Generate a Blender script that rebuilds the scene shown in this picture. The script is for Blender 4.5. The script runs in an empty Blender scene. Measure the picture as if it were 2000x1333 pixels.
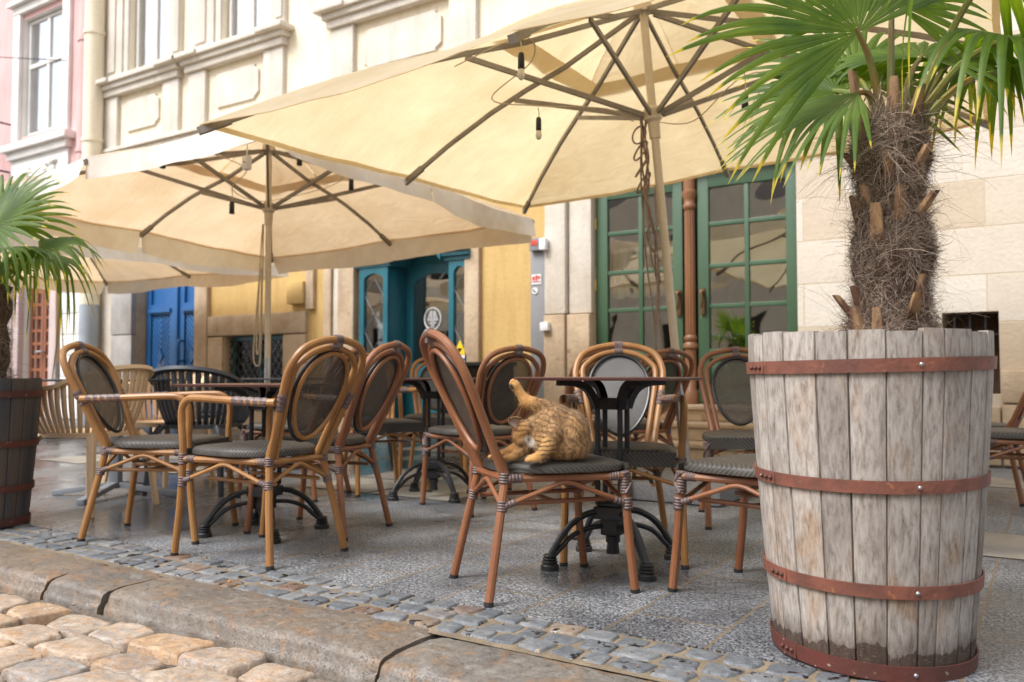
import bpy, bmesh, math, random
from mathutils import Vector, Matrix, noise as mnoise
R = math.radians
random.seed(7)
C = bpy.context.scene.collection
S = bpy.context.scene

# ------------------------------------------------------------------ camera, sky, sun, exposure
cd = bpy.data.cameras.new('camera'); cam = bpy.data.objects.new('camera', cd); C.objects.link(cam)
cam.location = (0, 0, 0.76); cam.rotation_euler = (R(90 + 2.32), 0, R(32.8))
cd.sensor_width = 36; cd.lens = 29.52; cd.clip_start = 0.05; cd.clip_end = 300
cd.dof.use_dof = True; cd.dof.focus_distance = 2.75; cd.dof.aperture_fstop = 3.2
S.camera = cam
W = bpy.data.worlds.new('World'); S.world = W; W.use_nodes = True
wn = W.node_tree.nodes; wl = W.node_tree.links
sky = wn.new('ShaderNodeTexSky'); sky.sky_type = 'NISHITA'; sky.sun_disc = False
SUN_EL, SUN_AZ = R(52), R(205)      # azimuth measured clockwise from +Y: the light comes from behind the camera
sky.sun_elevation = SUN_EL; sky.sun_rotation = SUN_AZ; sky.dust_density = 3.0; sky.air_density = 1.0
hs = wn.new('ShaderNodeHueSaturation'); hs.inputs['Saturation'].default_value = 0.3
wl.new(sky.outputs[0], hs.inputs['Color']); wl.new(hs.outputs[0], wn['Background'].inputs[0])
wn['Background'].inputs[1].default_value = 0.12
sd = bpy.data.lights.new('sun', 'SUN'); so = bpy.data.objects.new('sun', sd); C.objects.link(so)
sd.energy = 1.5; sd.angle = R(25); sd.color = (1.0, 0.99, 0.98)
dv = Vector((math.sin(SUN_AZ) * math.cos(SUN_EL), math.cos(SUN_AZ) * math.cos(SUN_EL), math.sin(SUN_EL)))
so.rotation_euler = dv.to_track_quat('Z', 'Y').to_euler(); so.location = dv * 30
S.view_settings.view_transform = 'Standard'; S.view_settings.look = 'None'
S.view_settings.exposure = 1.25; S.view_settings.gamma = 1
S.cycles.max_bounces = 8; S.cycles.transparent_max_bounces = 12

# ------------------------------------------------------------------ helpers: meshes
class MB:
    def __init__(s): s.v = []; s.f = []; s.m = []; s.uv = {}; s.mi = 0
    def add(s, vs, fs, uvs=None):
        o = len(s.v); s.v += [Vector(p) for p in vs]
        for k, f in enumerate(fs):
            if uvs: s.uv[len(s.f)] = uvs[k]
            s.f.append(tuple(i + o for i in f)); s.m.append(s.mi)
        return s
    def box(s, x0, x1, y0, y1, z0, z1):
        v = [(x, y, z) for x in (x0, x1) for y in (y0, y1) for z in (z0, z1)]
        return s.add(v, [(0, 1, 3, 2), (4, 6, 7, 5), (0, 4, 5, 1), (2, 3, 7, 6), (0, 2, 6, 4), (1, 5, 7, 3)])
    def hexa(s, b, t):      # bottom quad, top quad
        return s.add(list(b) + list(t), [(3, 2, 1, 0), (4, 5, 6, 7)] + [(i, (i + 1) % 4, 4 + (i + 1) % 4, 4 + i) for i in range(4)])
    def tube(s, path, r, n=8, closed=False, sq=None, up0=None):
        P = [Vector(p) for p in path]; N = len(P); rs = r if isinstance(r, (list, tuple)) else [r] * N
        T = []
        for i in range(N):
            a = P[(i - 1) % N] if (closed or i > 0) else P[i]; b = P[(i + 1) % N] if (closed or i < N - 1) else P[i]
            t = (b - a); T.append(t.normalized() if t.length > 1e-9 else Vector((0, 0, 1)))
        u = Vector(up0) if up0 else (Vector((0, 0, 1)) if abs(T[0].z) < .9 else Vector((1, 0, 0)))
        vs = []
        for i in range(N):
            u = (u - T[i] * u.dot(T[i])); u = u.normalized() if u.length > 1e-6 else T[i].orthogonal().normalized()
            w = T[i].cross(u)
            if sq:
                a, b = sq; k = rs[i]
                for c, d in ((a, b), (-a, b), (-a, -b), (a, -b)): vs.append(P[i] + (u * c + w * d) * k)
            else:
                for k in range(n):
                    th = 2 * math.pi * k / n; vs.append(P[i] + (u * math.cos(th) + w * math.sin(th)) * rs[i])
        n = 4 if sq else n
        fs = []
        for i in range(N if closed else N - 1):
            j = (i + 1) % N
            for k in range(n):
                l = (k + 1) % n; fs.append((i * n + k, j * n + k, j * n + l, i * n + l))
        if not closed: fs += [tuple(range(n)), tuple((N - 1) * n + k for k in reversed(range(n)))]
        return s.add(vs, fs)
    def lathe(s, prof, n=24, c=(0, 0), a0=0., a1=None):
        full = a1 is None; a1 = 2 * math.pi if full else a1; vs = []; M = n if full else n + 1
        for r, z in prof:
            for k in range(M):
                th = a0 + (a1 - a0) * k / n; vs.append((c[0] + r * math.cos(th), c[1] + r * math.sin(th), z))
        fs = []
        for i in range(len(prof) - 1):
            for k in range(n):
                l = (k + 1) % M; fs.append((i * M + k, i * M + l, (i + 1) * M + l, (i + 1) * M + k))
        return s.add(vs, fs)
    def ell(s, c, r, n=10, m=7, rot=None):
        vs = []; c = Vector(c)
        for i in range(m + 1):
            ph = math.pi * i / m
            for k in range(n):
                th = 2 * math.pi * k / n
                p = Vector((r[0] * math.sin(ph) * math.cos(th), r[1] * math.sin(ph) * math.sin(th), r[2] * math.cos(ph)))
                vs.append(c + (rot @ p if rot else p))
        return s.add(vs, [(i * n + k, (i + 1) * n + k, (i + 1) * n + (k + 1) % n, i * n + (k + 1) % n) for i in range(m) for k in range(n)])
    def prism(s, poly, y0, y1):      # polygon in x-z, pushed along y
        n = len(poly); vs = [(x, y0, z) for x, z in poly] + [(x, y1, z) for x, z in poly]
        return s.add(vs, [tuple(range(n)), tuple(range(2 * n - 1, n - 1, -1))] + [(i, n + i, n + (i + 1) % n, (i + 1) % n) for i in range(n)])
    def grid(s, fn, nu, nv, uv=False):
        vs = [fn(i / nu, j / nv) for i in range(nu + 1) for j in range(nv + 1)]
        fs = [(i * (nv + 1) + j, (i + 1) * (nv + 1) + j, (i + 1) * (nv + 1) + j + 1, i * (nv + 1) + j + 1) for i in range(nu) for j in range(nv)]
        us = [[(i / nu, j / nv), ((i + 1) / nu, j / nv), ((i + 1) / nu, (j + 1) / nv), (i / nu, (j + 1) / nv)] for i in range(nu) for j in range(nv)] if uv else None
        return s.add(vs, fs, us)
    def build(s, name, mats, parent=None, smooth=True, off=None, ang=35, bevel=0):
        me = bpy.data.meshes.new(name)
        vs = [p - Vector(off) for p in s.v] if off is not None else s.v
        me.from_pydata(vs, [], s.f)
        for m in (mats if isinstance(mats, (list, tuple)) else [mats]): me.materials.append(m)
        me.polygons.foreach_set('material_index', s.m)
        if s.uv:
            lay = me.uv_layers.new(name='UVMap')
            for p in me.polygons:
                if p.index in s.uv:
                    for li, q in zip(p.loop_indices, s.uv[p.index]): lay.data[li].uv = q
        bm = bmesh.new(); bm.from_mesh(me); bmesh.ops.recalc_face_normals(bm, faces=bm.faces)
        if bevel:
            bmesh.ops.bevel(bm, geom=[e for e in bm.edges if len(e.link_faces) == 2 and e.calc_face_angle(0) > R(40)], offset=bevel, segments=2, affect='EDGES', profile=.6)
        if smooth:
            for f in bm.faces: f.smooth = True
            for e in bm.edges:
                if len(e.link_faces) == 2 and e.calc_face_angle(0) > R(ang): e.smooth = False
        bm.to_mesh(me); bm.free(); me.update()
        o = bpy.data.objects.new(name, me); C.objects.link(o)
        if parent: o.parent = parent
        return o

def tag(o, label=None, cat=None, group=None, kind=None):
    for k, v in (('label', label), ('category', cat), ('group', group), ('kind', kind)):
        if v: o[k] = v
    return o
def thing(name, label, cat, loc=(0, 0, 0), rz=0., group=None):
    o = bpy.data.objects.new(name, None); o.empty_display_size = .1; C.objects.link(o)
    o.location = loc; o.rotation_euler = (0, 0, rz)
    return tag(o, label, cat, group)
def copy_tree(o, parent=None):
    c = o.copy(); C.objects.link(c)
    if parent: c.parent = parent
    for ch in o.children: copy_tree(ch, c)
    return c
def cr(pts, k=6, closed=False):      # Catmull-Rom through the points
    P = [Vector(p) for p in pts]; n = len(P); out = []
    for i in range(n if closed else n - 1):
        g = lambda j: P[j % n] if closed else P[max(0, min(n - 1, j))]
        a, b, c, d = g(i - 1), g(i), g(i + 1), g(i + 2)
        for q in range(k):
            t = q / k
            out.append(.5 * ((2 * b) + (c - a) * t + (2 * a - 5 * b + 4 * c - d) * t * t + (3 * b - a - 3 * c + d) * t ** 3))
    if not closed: out.append(P[-1])
    return out
def nz(x, y, z=0., sc=1.): return mnoise.noise(Vector((x * sc, y * sc, z * sc)))

# ------------------------------------------------------------------ helpers: materials
def base(name):
    m = bpy.data.materials.new(name); m.use_nodes = True; nt = m.node_tree
    return m, nt, nt.nodes['Principled BSDF']
def nd(nt, t, **k):
    n = nt.nodes.new(t)
    for a, b in k.items():
        if a in n.inputs: n.inputs[a].default_value = b
        else: setattr(n, a, b)
    return n
def ramp(nt, src, stops):
    r = nt.nodes.new('ShaderNodeValToRGB'); e = r.color_ramp.elements
    while len(e) < len(stops): e.new(.5)
    for q, (p, c) in zip(e, stops): q.position = p; q.color = (c, c, c, 1) if isinstance(c, (int, float)) else (*c, 1)
    nt.links.new(src, r.inputs[0]); return r.outputs[0]
def mix(nt, fac, a, b, blend='MIX'):
    n = nt.nodes.new('ShaderNodeMix'); n.data_type = 'RGBA'; n.blend_type = blend
    for i, v in ((0, fac), (6, a), (7, b)):
        if hasattr(v, 'is_output'): nt.links.new(v, n.inputs[i])
        else: n.inputs[i].default_value = v if i == 0 else (*v, 1)
    return n.outputs[2]
def coords(nt, scale=(1, 1, 1), out='Object', rnd=False, rot=(0, 0, 0)):
    tc = nt.nodes.new('ShaderNodeTexCoord'); mp = nt.nodes.new('ShaderNodeMapping')
    mp.inputs['Scale'].default_value = scale; mp.inputs['Rotation'].default_value = rot
    src = tc.outputs[out]
    if rnd:
        oi = nt.nodes.new('ShaderNodeObjectInfo'); vm = nt.nodes.new('ShaderNodeVectorMath'); vm.operation = 'MULTIPLY_ADD'
        cx = nt.nodes.new('ShaderNodeCombineXYZ'); nt.links.new(oi.outputs['Random'], cx.inputs[0]); nt.links.new(oi.outputs['Random'], cx.inputs[1])
        vm.inputs[1].default_value = (37, 91, 53); nt.links.new(cx.outputs[0], vm.inputs[0]); nt.links.new(src, vm.inputs[2]); src = vm.outputs[0]
    nt.links.new(src, mp.inputs[0]); return mp.outputs[0]
def noise(nt, vec, scale, detail=4, rough=.55, dist=0.):
    n = nd(nt, 'ShaderNodeTexNoise', Scale=scale, Detail=detail, Roughness=rough, Distortion=dist); nt.links.new(vec, n.inputs['Vector']); return n.outputs[0]
def bump(nt, bs, h, strength=.3, dist=.01):
    b = nd(nt, 'ShaderNodeBump', Strength=strength, Distance=dist); nt.links.new(h, b.inputs['Height']); nt.links.new(b.outputs[0], bs.inputs['Normal'])
def simple(name, c, rough=.5, c2=None, scale=8., fine=60., bs=.15, bd=.004, metal=0., spec=.5, sp=(.35, .65), rnd=False, stretch=(1, 1, 1), rough2=None, spots=None, streak=0.):
    """two-colour mottled surface with fine bump; spots = (colour, scale, threshold) adds worn flecks"""
    m, nt, b = base(name); v = coords(nt, stretch, rnd=rnd)
    c2 = c2 or tuple(x * .75 for x in c)
    n1 = noise(nt, v, scale); f = ramp(nt, n1, [(sp[0], 0.), (sp[1], 1.)])
    col = mix(nt, f, c, c2); n2 = noise(nt, v, fine, 3)
    col = mix(nt, .35, col, mix(nt, n2, (.55, .55, .55), (1.35, 1.35, 1.35)), 'MULTIPLY')
    if spots:
        n3 = noise(nt, v, spots[1], 2); col = mix(nt, ramp(nt, n3, [(spots[2], 0.), (spots[2] + .04, 1.)]), col, spots[0])
    if streak:      # rain runs and soiled plaster
        sv = noise(nt, coords(nt, (5, 5, .55)), 1.6, 6, .68, .3); col = mix(nt, ramp(nt, sv, [(.48, 0.), (.70, streak)]), col, mix(nt, 1., col, (.62, .57, .50), 'MULTIPLY'))
        s2 = noise(nt, v, .9, 6, .7); col = mix(nt, ramp(nt, s2, [(.50, 0.), (.62, streak * .6)]), col, mix(nt, 1., col, (.80, .77, .72), 'MULTIPLY'))
    nt.links.new(col, b.inputs['Base Color'])
    if rough2 is not None:
        mr = nd(nt, 'ShaderNodeMapRange'); mr.inputs[1].default_value = .35; mr.inputs[2].default_value = .65; mr.inputs[3].default_value = rough; mr.inputs[4].default_value = rough2
        nt.links.new(n1, mr.inputs[0]); nt.links.new(mr.outputs[0], b.inputs['Roughness'])
    else: b.inputs['Roughness'].default_value = rough
    b.inputs['Metallic'].default_value = metal; b.inputs['Specular IOR Level'].default_value = spec
    if bs: bump(nt, b, n2, bs, bd)
    return m
def glass(name, tint=(.9, .93, .92), refl=.16, dark=.0):
    m, nt, b = base(name); nt.nodes.remove(b); out = nt.nodes['Material Output']
    tr = nd(nt, 'ShaderNodeBsdfTransparent'); tr.inputs[0].default_value = (*tint, 1)
    gl = nd(nt, 'ShaderNodeBsdfGlossy', Roughness=.015); gl.inputs[0].default_value = (.95, .97, 1, 1)
    v = coords(nt); n = noise(nt, v, 1.7, 1); bp = nd(nt, 'ShaderNodeBump', Strength=.12, Distance=.05); nt.links.new(n, bp.inputs['Height']); nt.links.new(bp.outputs[0], gl.inputs['Normal'])
    fr = nd(nt, 'ShaderNodeFresnel', IOR=1.5); ad = nd(nt, 'ShaderNodeMath', operation='ADD'); ad.inputs[1].default_value = refl; ad.use_clamp = True
    nt.links.new(fr.outputs[0], ad.inputs[0]); mx = nt.nodes.new('ShaderNodeMixShader')
    nt.links.new(ad.outputs[0], mx.inputs[0]); nt.links.new(tr.outputs[0], mx.inputs[1]); nt.links.new(gl.outputs[0], mx.inputs[2]); nt.links.new(mx.outputs[0], out.inputs[0])
    return m
def cloth(name, c, t, fac=.5, sc=5.):
    m, nt, b = base(name); nt.nodes.remove(b); out = nt.nodes['Material Output']; v = coords(nt)
    n = noise(nt, v, sc, 5); st = noise(nt, v, 1.3, 4, .6)
    var = mix(nt, ramp(nt, n, [(.3, 0.), (.7, 1.)]), (.9, .88, .85), (1., 1., 1.))
    var = mix(nt, ramp(nt, st, [(.47, 0.), (.72, .7)]), var, (.80, .72, .60))
    d = nd(nt, 'ShaderNodeBsdfDiffuse'); tl = nd(nt, 'ShaderNodeBsdfTranslucent'); mx = nd(nt, 'ShaderNodeMixShader', Fac=fac)
    nt.links.new(mix(nt, 1., var, c, 'MULTIPLY'), d.inputs[0]); nt.links.new(mix(nt, 1., var, t, 'MULTIPLY'), tl.inputs[0])
    w = noise(nt, coords(nt, (1, 2.2, 1), rot=(0, 0, .5)), 3.2, 4, .55, 1.4); bp = nd(nt, 'ShaderNodeBump', Strength=.35, Distance=.03); nt.links.new(w, bp.inputs['Height']); nt.links.new(bp.outputs[0], d.inputs['Normal']); nt.links.new(bp.outputs[0], tl.inputs['Normal'])
    nt.links.new(d.outputs[0], mx.inputs[1]); nt.links.new(tl.outputs[0], mx.inputs[2]); nt.links.new(mx.outputs[0], out.inputs[0]); return m
def weave(name, c1, c2, scale=190, alpha=0., rough=.5):
    m, nt, b = base(name); v = coords(nt)
    w1 = nd(nt, 'ShaderNodeTexWave', Scale=scale / 6.28, bands_direction='DIAGONAL', Distortion=1.2); w1.inputs['Detail Scale'].default_value = 3; nt.links.new(v, w1.inputs[0])
    w2 = nd(nt, 'ShaderNodeTexChecker', Scale=scale); nt.links.new(v, w2.inputs[0])
    h = mix(nt, .5, w1.outputs[0], w2.outputs[1], 'MULTIPLY')
    n = noise(nt, v, 14, 3); col = mix(nt, h, c1, c2); col = mix(nt, ramp(nt, n, [(.35, 0.), (.75, .5)]), col, c2)
    nt.links.new(col, b.inputs['Base Color']); b.inputs['Roughness'].default_value = rough; bump(nt, b, h, .5, .002)
    if alpha:
        out = nt.nodes['Material Output']; tr = nd(nt, 'ShaderNodeBsdfTransparent'); mx = nt.nodes.new('ShaderNodeMixShader')
        g = nd(nt, 'ShaderNodeMath', operation='MULTIPLY'); g.inputs[1].default_value = alpha * 2; nt.links.new(w2.outputs[1], g.inputs[0])
        nt.links.new(g.outputs[0], mx.inputs[0]); nt.links.new(b.outputs[0], mx.inputs[1]); nt.links.new(tr.outputs[0], mx.inputs[2]); nt.links.new(mx.outputs[0], out.inputs[0])
    return m

M = {}
M['yellow'] = simple('yellow_plaster', (.60, .405, .155), .8, (.53, .35, .13), 1.6, 25, .25, .01, streak=.35)
M['cream'] = simple('cream_plaster', (.84, .755, .59), .8, (.79, .70, .53), 1.2, 30, .2, .008, streak=.35)
M['stone'] = simple('sandstone', (.54, .42, .29), .85, (.41, .30, .195), 2.4, 22, .5, .015, spots=((.33, .22, .13), 7, .68), streak=.35)
M['stonew'] = simple('pale_limestone', (.66, .60, .52), .85, (.56, .49, .40), 2.0, 26, .4, .01, streak=.35)
M['stoneg'] = simple('grey_stone', (.38, .36, .34), .85, (.28, .26, .25), 3, 24, .5, .012, streak=.35)
M['trim'] = simple('window_stone', (.68, .63, .56), .8, (.60, .55, .48), 2.5, 40, .3, .006, streak=.35)
M['pink'] = simple('pink_plaster', (.70, .45, .44), .8, (.65, .40, .39), 1.4, 30, .2, .008, streak=.35)
M['pinkg'] = simple('pinkish_stone', (.58, .47, .44), .8, (.52, .41, .38), 2, 30, .2, .008, streak=.35)
M['white'] = simple('white_stucco', (.78, .76, .73), .7, (.70, .68, .65), 3, 60, .2, .004)
M['teal'] = simple('teal_paint', (.012, .105, .145), .38, (.02, .15, .19), 5, 60, .25, .004, spots=((.17, .10, .06), 26, .72), stretch=(1, 1, .25))
M['blue'] = simple('blue_paint', (.014, .098, .29), .45, (.026, .13, .34), 4, 60, .2, .004, stretch=(1, 1, .3))
M['green'] = simple('green_paint', (.040, .088, .046), .45, (.054, .108, .057), 3, 50, .2, .003, spots=((.30, .33, .14), 9, .74), stretch=(1, 1, .35))
M['column'] = simple('column_wood', (.26, .115, .048), .45, (.17, .07, .028), 4, 50, .3, .004, stretch=(1, 1, .2))
M['lattice'] = simple('lattice_wood', (.30, .11, .05), .5, (.22, .075, .035), 5, 50, .2, .003, stretch=(1, 1, .2))
M['copper'] = simple('copper_strip', (.55, .22, .12), .5, (.45, .17, .09), 5, 50, .1)
M['zinc'] = simple('grey_pipe_paint', (.36, .40, .44), .5, (.30, .33, .37), 3, 50, .15)
M['duct'] = simple('grey_duct_paint', (.25, .25, .26), .6, (.21, .21, .22), 3, 50, .1)
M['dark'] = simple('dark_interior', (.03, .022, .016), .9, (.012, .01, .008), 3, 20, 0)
M['brickd'] = simple('dark_brick', (.09, .05, .03), .9, (.05, .03, .02), 9, 40, .5)
M['glass'] = glass('window_glass'); M['glassdim'] = glass('cellar_glass', (.5, .6, .62), .02); M['glassup'] = glass('upper_window_glass', (.97, .98, .98), .5)
M['gold'] = simple('golden_bamboo_paint', (.35, .17, .055), .42, (.27, .12, .035), 7, 90, .15, .002, rnd=True, spots=((.62, .52, .40), 70, .77), stretch=(1, 1, .5))
M['redb'] = simple('reddish_bamboo_paint', (.27, .11, .048), .44, (.20, .072, .03), 7, 90, .15, .002, rnd=True, spots=((.60, .48, .38), 70, .77), stretch=(1, 1, .5))
M['bind'] = simple('binding_cord', (.10, .065, .06), .5, (.16, .11, .10), 40, 200, .3, .002)
M['seat'] = weave('woven_seat', (.010, .009, .008), (.085, .074, .062), 210, 0, .5)
M['mesh'] = weave('woven_back', (.030, .023, .017), (.105, .082, .064), 260, .11, .55)
M['meshg'] = weave('grey_woven_back', (.075, .073, .072), (.165, .16, .158), 520, .05, .55)
M['pipe'] = simple('black_piping', (.012, .012, .014), .35, (.02, .02, .022), 20, 90, .1)
M['rubber'] = simple('black_rubber', (.012, .012, .013), .5, (.02, .02, .02), 20, 90, .2)
M['iron'] = simple('black_cast_iron', (.012, .012, .014), .38, (.02, .02, .022), 12, 140, .5, .003, spots=((.09, .05, .035), 30, .73))
M['top'] = simple('reddish_table_top', (.075, .026, .021), .28, (.058, .021, .017), 9, 120, .1, .001)
M['tan'] = simple('tan_plastic', (.72, .52, .33), .45, (.67, .475, .295), 4, 100, .08, .001)
M['anth'] = simple('anthracite_plastic', (.045, .05, .062), .45, (.035, .04, .05), 4, 100, .08, .001)
M['greym'] = simple('grey_painted_metal', (.24, .26, .29), .4, (.2, .22, .25), 6, 90, .1)
M['canvas'] = cloth('cream_canvas', (.70, .60, .43), (.82, .68, .43), .52)
M['canvas2'] = cloth('pale_canvas', (.72, .60, .44), (.82, .645, .43), .48)
M['valance'] = cloth('valance_canvas', (.88, .86, .81), (.82, .62, .34), .24, 9.)
M['rib'] = simple('umbrella_rib_metal', (.27, .235, .19), .5, (.20, .17, .135), 8, 60, .1)
M['pole'] = simple('cream_pole_paint', (.62, .53, .40), .4, (.55, .46, .34), 5, 60, .1)
M['steel'] = simple('steel_tube', (.5, .5, .5), .3, (.4, .4, .4), 9, 60, .1, metal=.9)
M['rope'] = simple('grey_rope', (.30, .22, .17), .9, (.22, .16, .12), 30, 150, .4)
M['cord'] = simple('beige_cord', (.55, .45, .30), .7, (.45, .36, .24), 20, 100, .2)
M['black'] = simple('black_plastic', (.012, .012, .014), .4, None, 20, 90, .1)
M['bulb'] = simple('frosted_bulb', (.75, .68, .55), .2, (.7, .62, .5), 20, 90, 0)
M['whitep'] = simple('white_plastic', (.8, .8, .8), .4, (.75, .75, .75), 10, 60, .05)
M['brass'] = simple('brass', (.6, .4, .12), .35, (.5, .33, .1), 20, 90, .1, metal=.8)
M['bronze'] = simple('bronze_handle', (.16, .085, .04), .4, (.11, .06, .03), 20, 90, .2, metal=.5)
M['yel'] = simple('yellow_sticker', (.85, .62, .02), .5, (.8, .58, .02), 10, 60, 0)
M['red'] = simple('red_print', (.6, .06, .03), .5, (.5, .05, .03), 10, 60, 0)
M['orange'] = simple('orange_print', (.8, .3, .03), .5, (.75, .28, .03), 10, 60, 0)
M['bluep'] = simple('blue_print', (.05, .12, .45), .5, (.05, .12, .4), 10, 60, 0)
M['railm'] = simple('black_wrought_iron', (.012, .012, .015), .5, None, 20, 90, .2)
M['soil'] = simple('potting_soil', (.05, .03, .02), .95, (.03, .02, .012), 30, 120, .6)

# ------------------------------------------------------------------ ground
def granite():
    m, nt, b = base('granite_flags'); tc = nt.nodes.new('ShaderNodeTexCoord'); v = tc.outputs['Object']
    # joints run into the facade every 0.31 m, cross joints every 0.62 m
    mp = nt.nodes.new('ShaderNodeMapping'); mp.inputs['Rotation'].default_value = (0, 0, R(90)); mp.inputs['Location'].default_value = (.02, 1.456, 0); nt.links.new(v, mp.inputs[0])
    br = nd(nt, 'ShaderNodeTexBrick', Scale=1.0); br.offset = .5; br.inputs['Mortar Size'].default_value = .0048; br.inputs['Mortar Smooth'].default_value = .3
    br.inputs['Brick Width'].default_value = .62; br.inputs['Row Height'].default_value = .312
    br.inputs['Color1'].default_value = (0, 0, 0, 1); br.inputs['Color2'].default_value = (1, 1, 1, 1); br.inputs['Mortar'].default_value = (.5, .5, .5, 1)
    wob = nd(nt, 'ShaderNodeTexNoise', Scale=3.0); nt.links.new(mp.outputs[0], wob.inputs['Vector'])
    nt.links.new(mp.outputs[0], br.inputs['Vector'])
    sp = noise(nt, v, 135, 2, .6); sp2 = noise(nt, v, 66, 4, .8); big = noise(nt, v, 1.15, 6, .62, .4); med = noise(nt, v, 5, 5, .65)
    g = ramp(nt, sp, [(.45, (.010, .013, .019)), (.50, (.10, .108, .122)), (.56, (.40, .41, .425))])
    g2 = ramp(nt, sp2, [(.42, (.014, .017, .024)), (.5, (.11, .118, .132)), (.58, (.40, .41, .425))])
    col = mix(nt, .5, g, g2)
    col = mix(nt, .55, col, mix(nt, br.outputs[0], (.62, .62, .64), (1.32, 1.30, 1.26)), 'MULTIPLY')
    col = mix(nt, ramp(nt, med, [(.40, .55), (.52, 0.)]), col, mix(nt, 1., col, (.62, .62, .64), 'MULTIPLY'))
    gx = nd(nt, 'ShaderNodeMapRange'); gx.inputs[1].default_value = -1.6; gx.inputs[2].default_value = -4.2; gx.inputs[3].default_value = -.045; gx.inputs[4].default_value = .075; nt.links.new(nd_sep(nt, v, 0), gx.inputs[0])
    ab = nd(nt, 'ShaderNodeMath', operation='ADD'); nt.links.new(big, ab.inputs[0]); nt.links.new(gx.outputs[0], ab.inputs[1]); big = ab.outputs[0]
    wet = ramp(nt, big, [(.44, 0.), (.62, 1.)])
    col = mix(nt, wet, col, mix(nt, 1., col, (.42, .42, .43), 'MULTIPLY'))
    moss = ramp(nt, med, [(.60, 0.), (.74, .55)]); col = mix(nt, moss, col, mix(nt, 1., col, (1.2, 1.0, .62), 'MULTIPLY'))
    jc = mix(nt, med, (.10, .075, .045), (.24, .17, .10)); col = mix(nt, br.outputs[1], col, jc)
    nt.links.new(col, b.inputs['Base Color'])
    mr = nd(nt, 'ShaderNodeMapRange'); mr.inputs[1].default_value = .42; mr.inputs[2].default_value = .62; mr.inputs[3].default_value = .55; mr.inputs[4].default_value = .16
    nt.links.new(big, mr.inputs[0]); nt.links.new(mr.outputs[0], b.inputs['Roughness'])
    hh = mix(nt, br.outputs[1], sp, (0, 0, 0)); bump(nt, b, hh, .22, .003); return m
def nd_sep(nt, v, i):
    s = nt.nodes.new('ShaderNodeSeparateXYZ'); nt.links.new(v, s.inputs[0]); return s.outputs[i]
M['granite'] = granite()
M['flags'] = simple('pale_flagstone', (.34, .31, .26), .3, (.16, .155, .15), 2.2, 60, .3, .004, rough2=.55)
M['mortar'] = simple('sandy_mortar', (.25, .19, .125), .85, (.15, .115, .075), 11, 130, .8, .008, spots=((.13, .12, .035), 17, .66))
def stone_mat(name, stops, rough=(.35, .6), sc=9., wetc=None, stain=None, pale=None, bd=.008):
    """per-stone colour from the UV tile id, mottled, stained and pitted"""
    m, nt, b = base(name); v = coords(nt); uv = nt.nodes.new('ShaderNodeUVMap')
    sid = nd_sep(nt, uv.outputs[0], 0); c = ramp(nt, sid, stops)
    n1 = noise(nt, v, sc, 6, .65, .5); n2 = noise(nt, v, 150, 3, .7); n3 = noise(nt, v, 34, 6, .72); n4 = noise(nt, coords(nt, (1, 1.5, 1), rot=(0, 0, .6)), sc * 1.9, 5, .6, 1.)
    col = mix(nt, .75, c, mix(nt, ramp(nt, n1, [(.3, 0.), (.7, 1.)]), (.60, .60, .62), (1.40, 1.28, 1.1)), 'MULTIPLY')
    if stain: col = mix(nt, ramp(nt, n4, [(.52, 0.), (.68, .75)]), col, stain)
    if pale: col = mix(nt, ramp(nt, n4, [(.30, .6), (.44, 0.)]), col, pale)
    col = mix(nt, .7, col, mix(nt, ramp(nt, n3, [(.25, 0.), (.75, 1.)]), (.5, .5, .5), (1.5, 1.5, 1.5)), 'MULTIPLY')
    col = mix(nt, .6, col, mix(nt, n2, (.4, .4, .4), (1.6, 1.6, 1.6)), 'MULTIPLY')
    mr = nd(nt, 'ShaderNodeMapRange')
    if wetc:
        wm = ramp(nt, noise(nt, v, 16, 3), [(.61, 0.), (.64, 1.)]); col = mix(nt, wm, col, wetc); mr.inputs[3].default_value = rough[1]; mr.inputs[4].default_value = rough[0]; nt.links.new(wm, mr.inputs[0])
    else: mr.inputs[1].default_value = .35; mr.inputs[2].default_value = .65; mr.inputs[3].default_value = rough[0]; mr.inputs[4].default_value = rough[1]; nt.links.new(n3, mr.inputs[0])
    nt.links.new(mr.outputs[0], b.inputs['Roughness'])
    nt.links.new(col, b.inputs['Base Color']); pit = ramp(nt, n2, [(.30, 0.), (.45, 1.)]); bump(nt, b, mix(nt, .25, mix(nt, .6, n1, n3), pit), .6, bd); return m
M['cobble'] = stone_mat('street_cobble', [(0., (.19, .18, .18)), (.2, (.36, .30, .25)), (.42, (.43, .29, .18)), (.6, (.25, .24, .24)), (.78, (.40, .34, .29)), (.93, (.30, .24, .20)), (1., (.08, .085, .095))], (.30, .62), 8, None, (.40, .225, .10), (.46, .43, .39), .016)
M['sett'] = stone_mat('grey_sett', [(0., (.09, .102, .122)), (.5, (.13, .143, .162)), (.9, (.18, .19, .205)), (.97, (.13, .075, .05)), (1., (.24, .20, .16))], (.12, .62), 16, (.016, .016, .018), None, (.24, .255, .27), .006)
M['kerb'] = stone_mat('kerb_stone', [(0., (.145, .135, .128)), (.4, (.165, .142, .122)), (.8, (.19, .15, .118)), (1., (.155, .15, .145))], (.22, .6), 4.2, None, (.26, .145, .07), (.28, .26, .235), .016)
M['dirt'] = simple('dark_joint_dirt', (.15, .12, .09), .9, (.085, .07, .055), 12, 120, .8, .008, spots=((.10, .10, .035), 15, .70))

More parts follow.
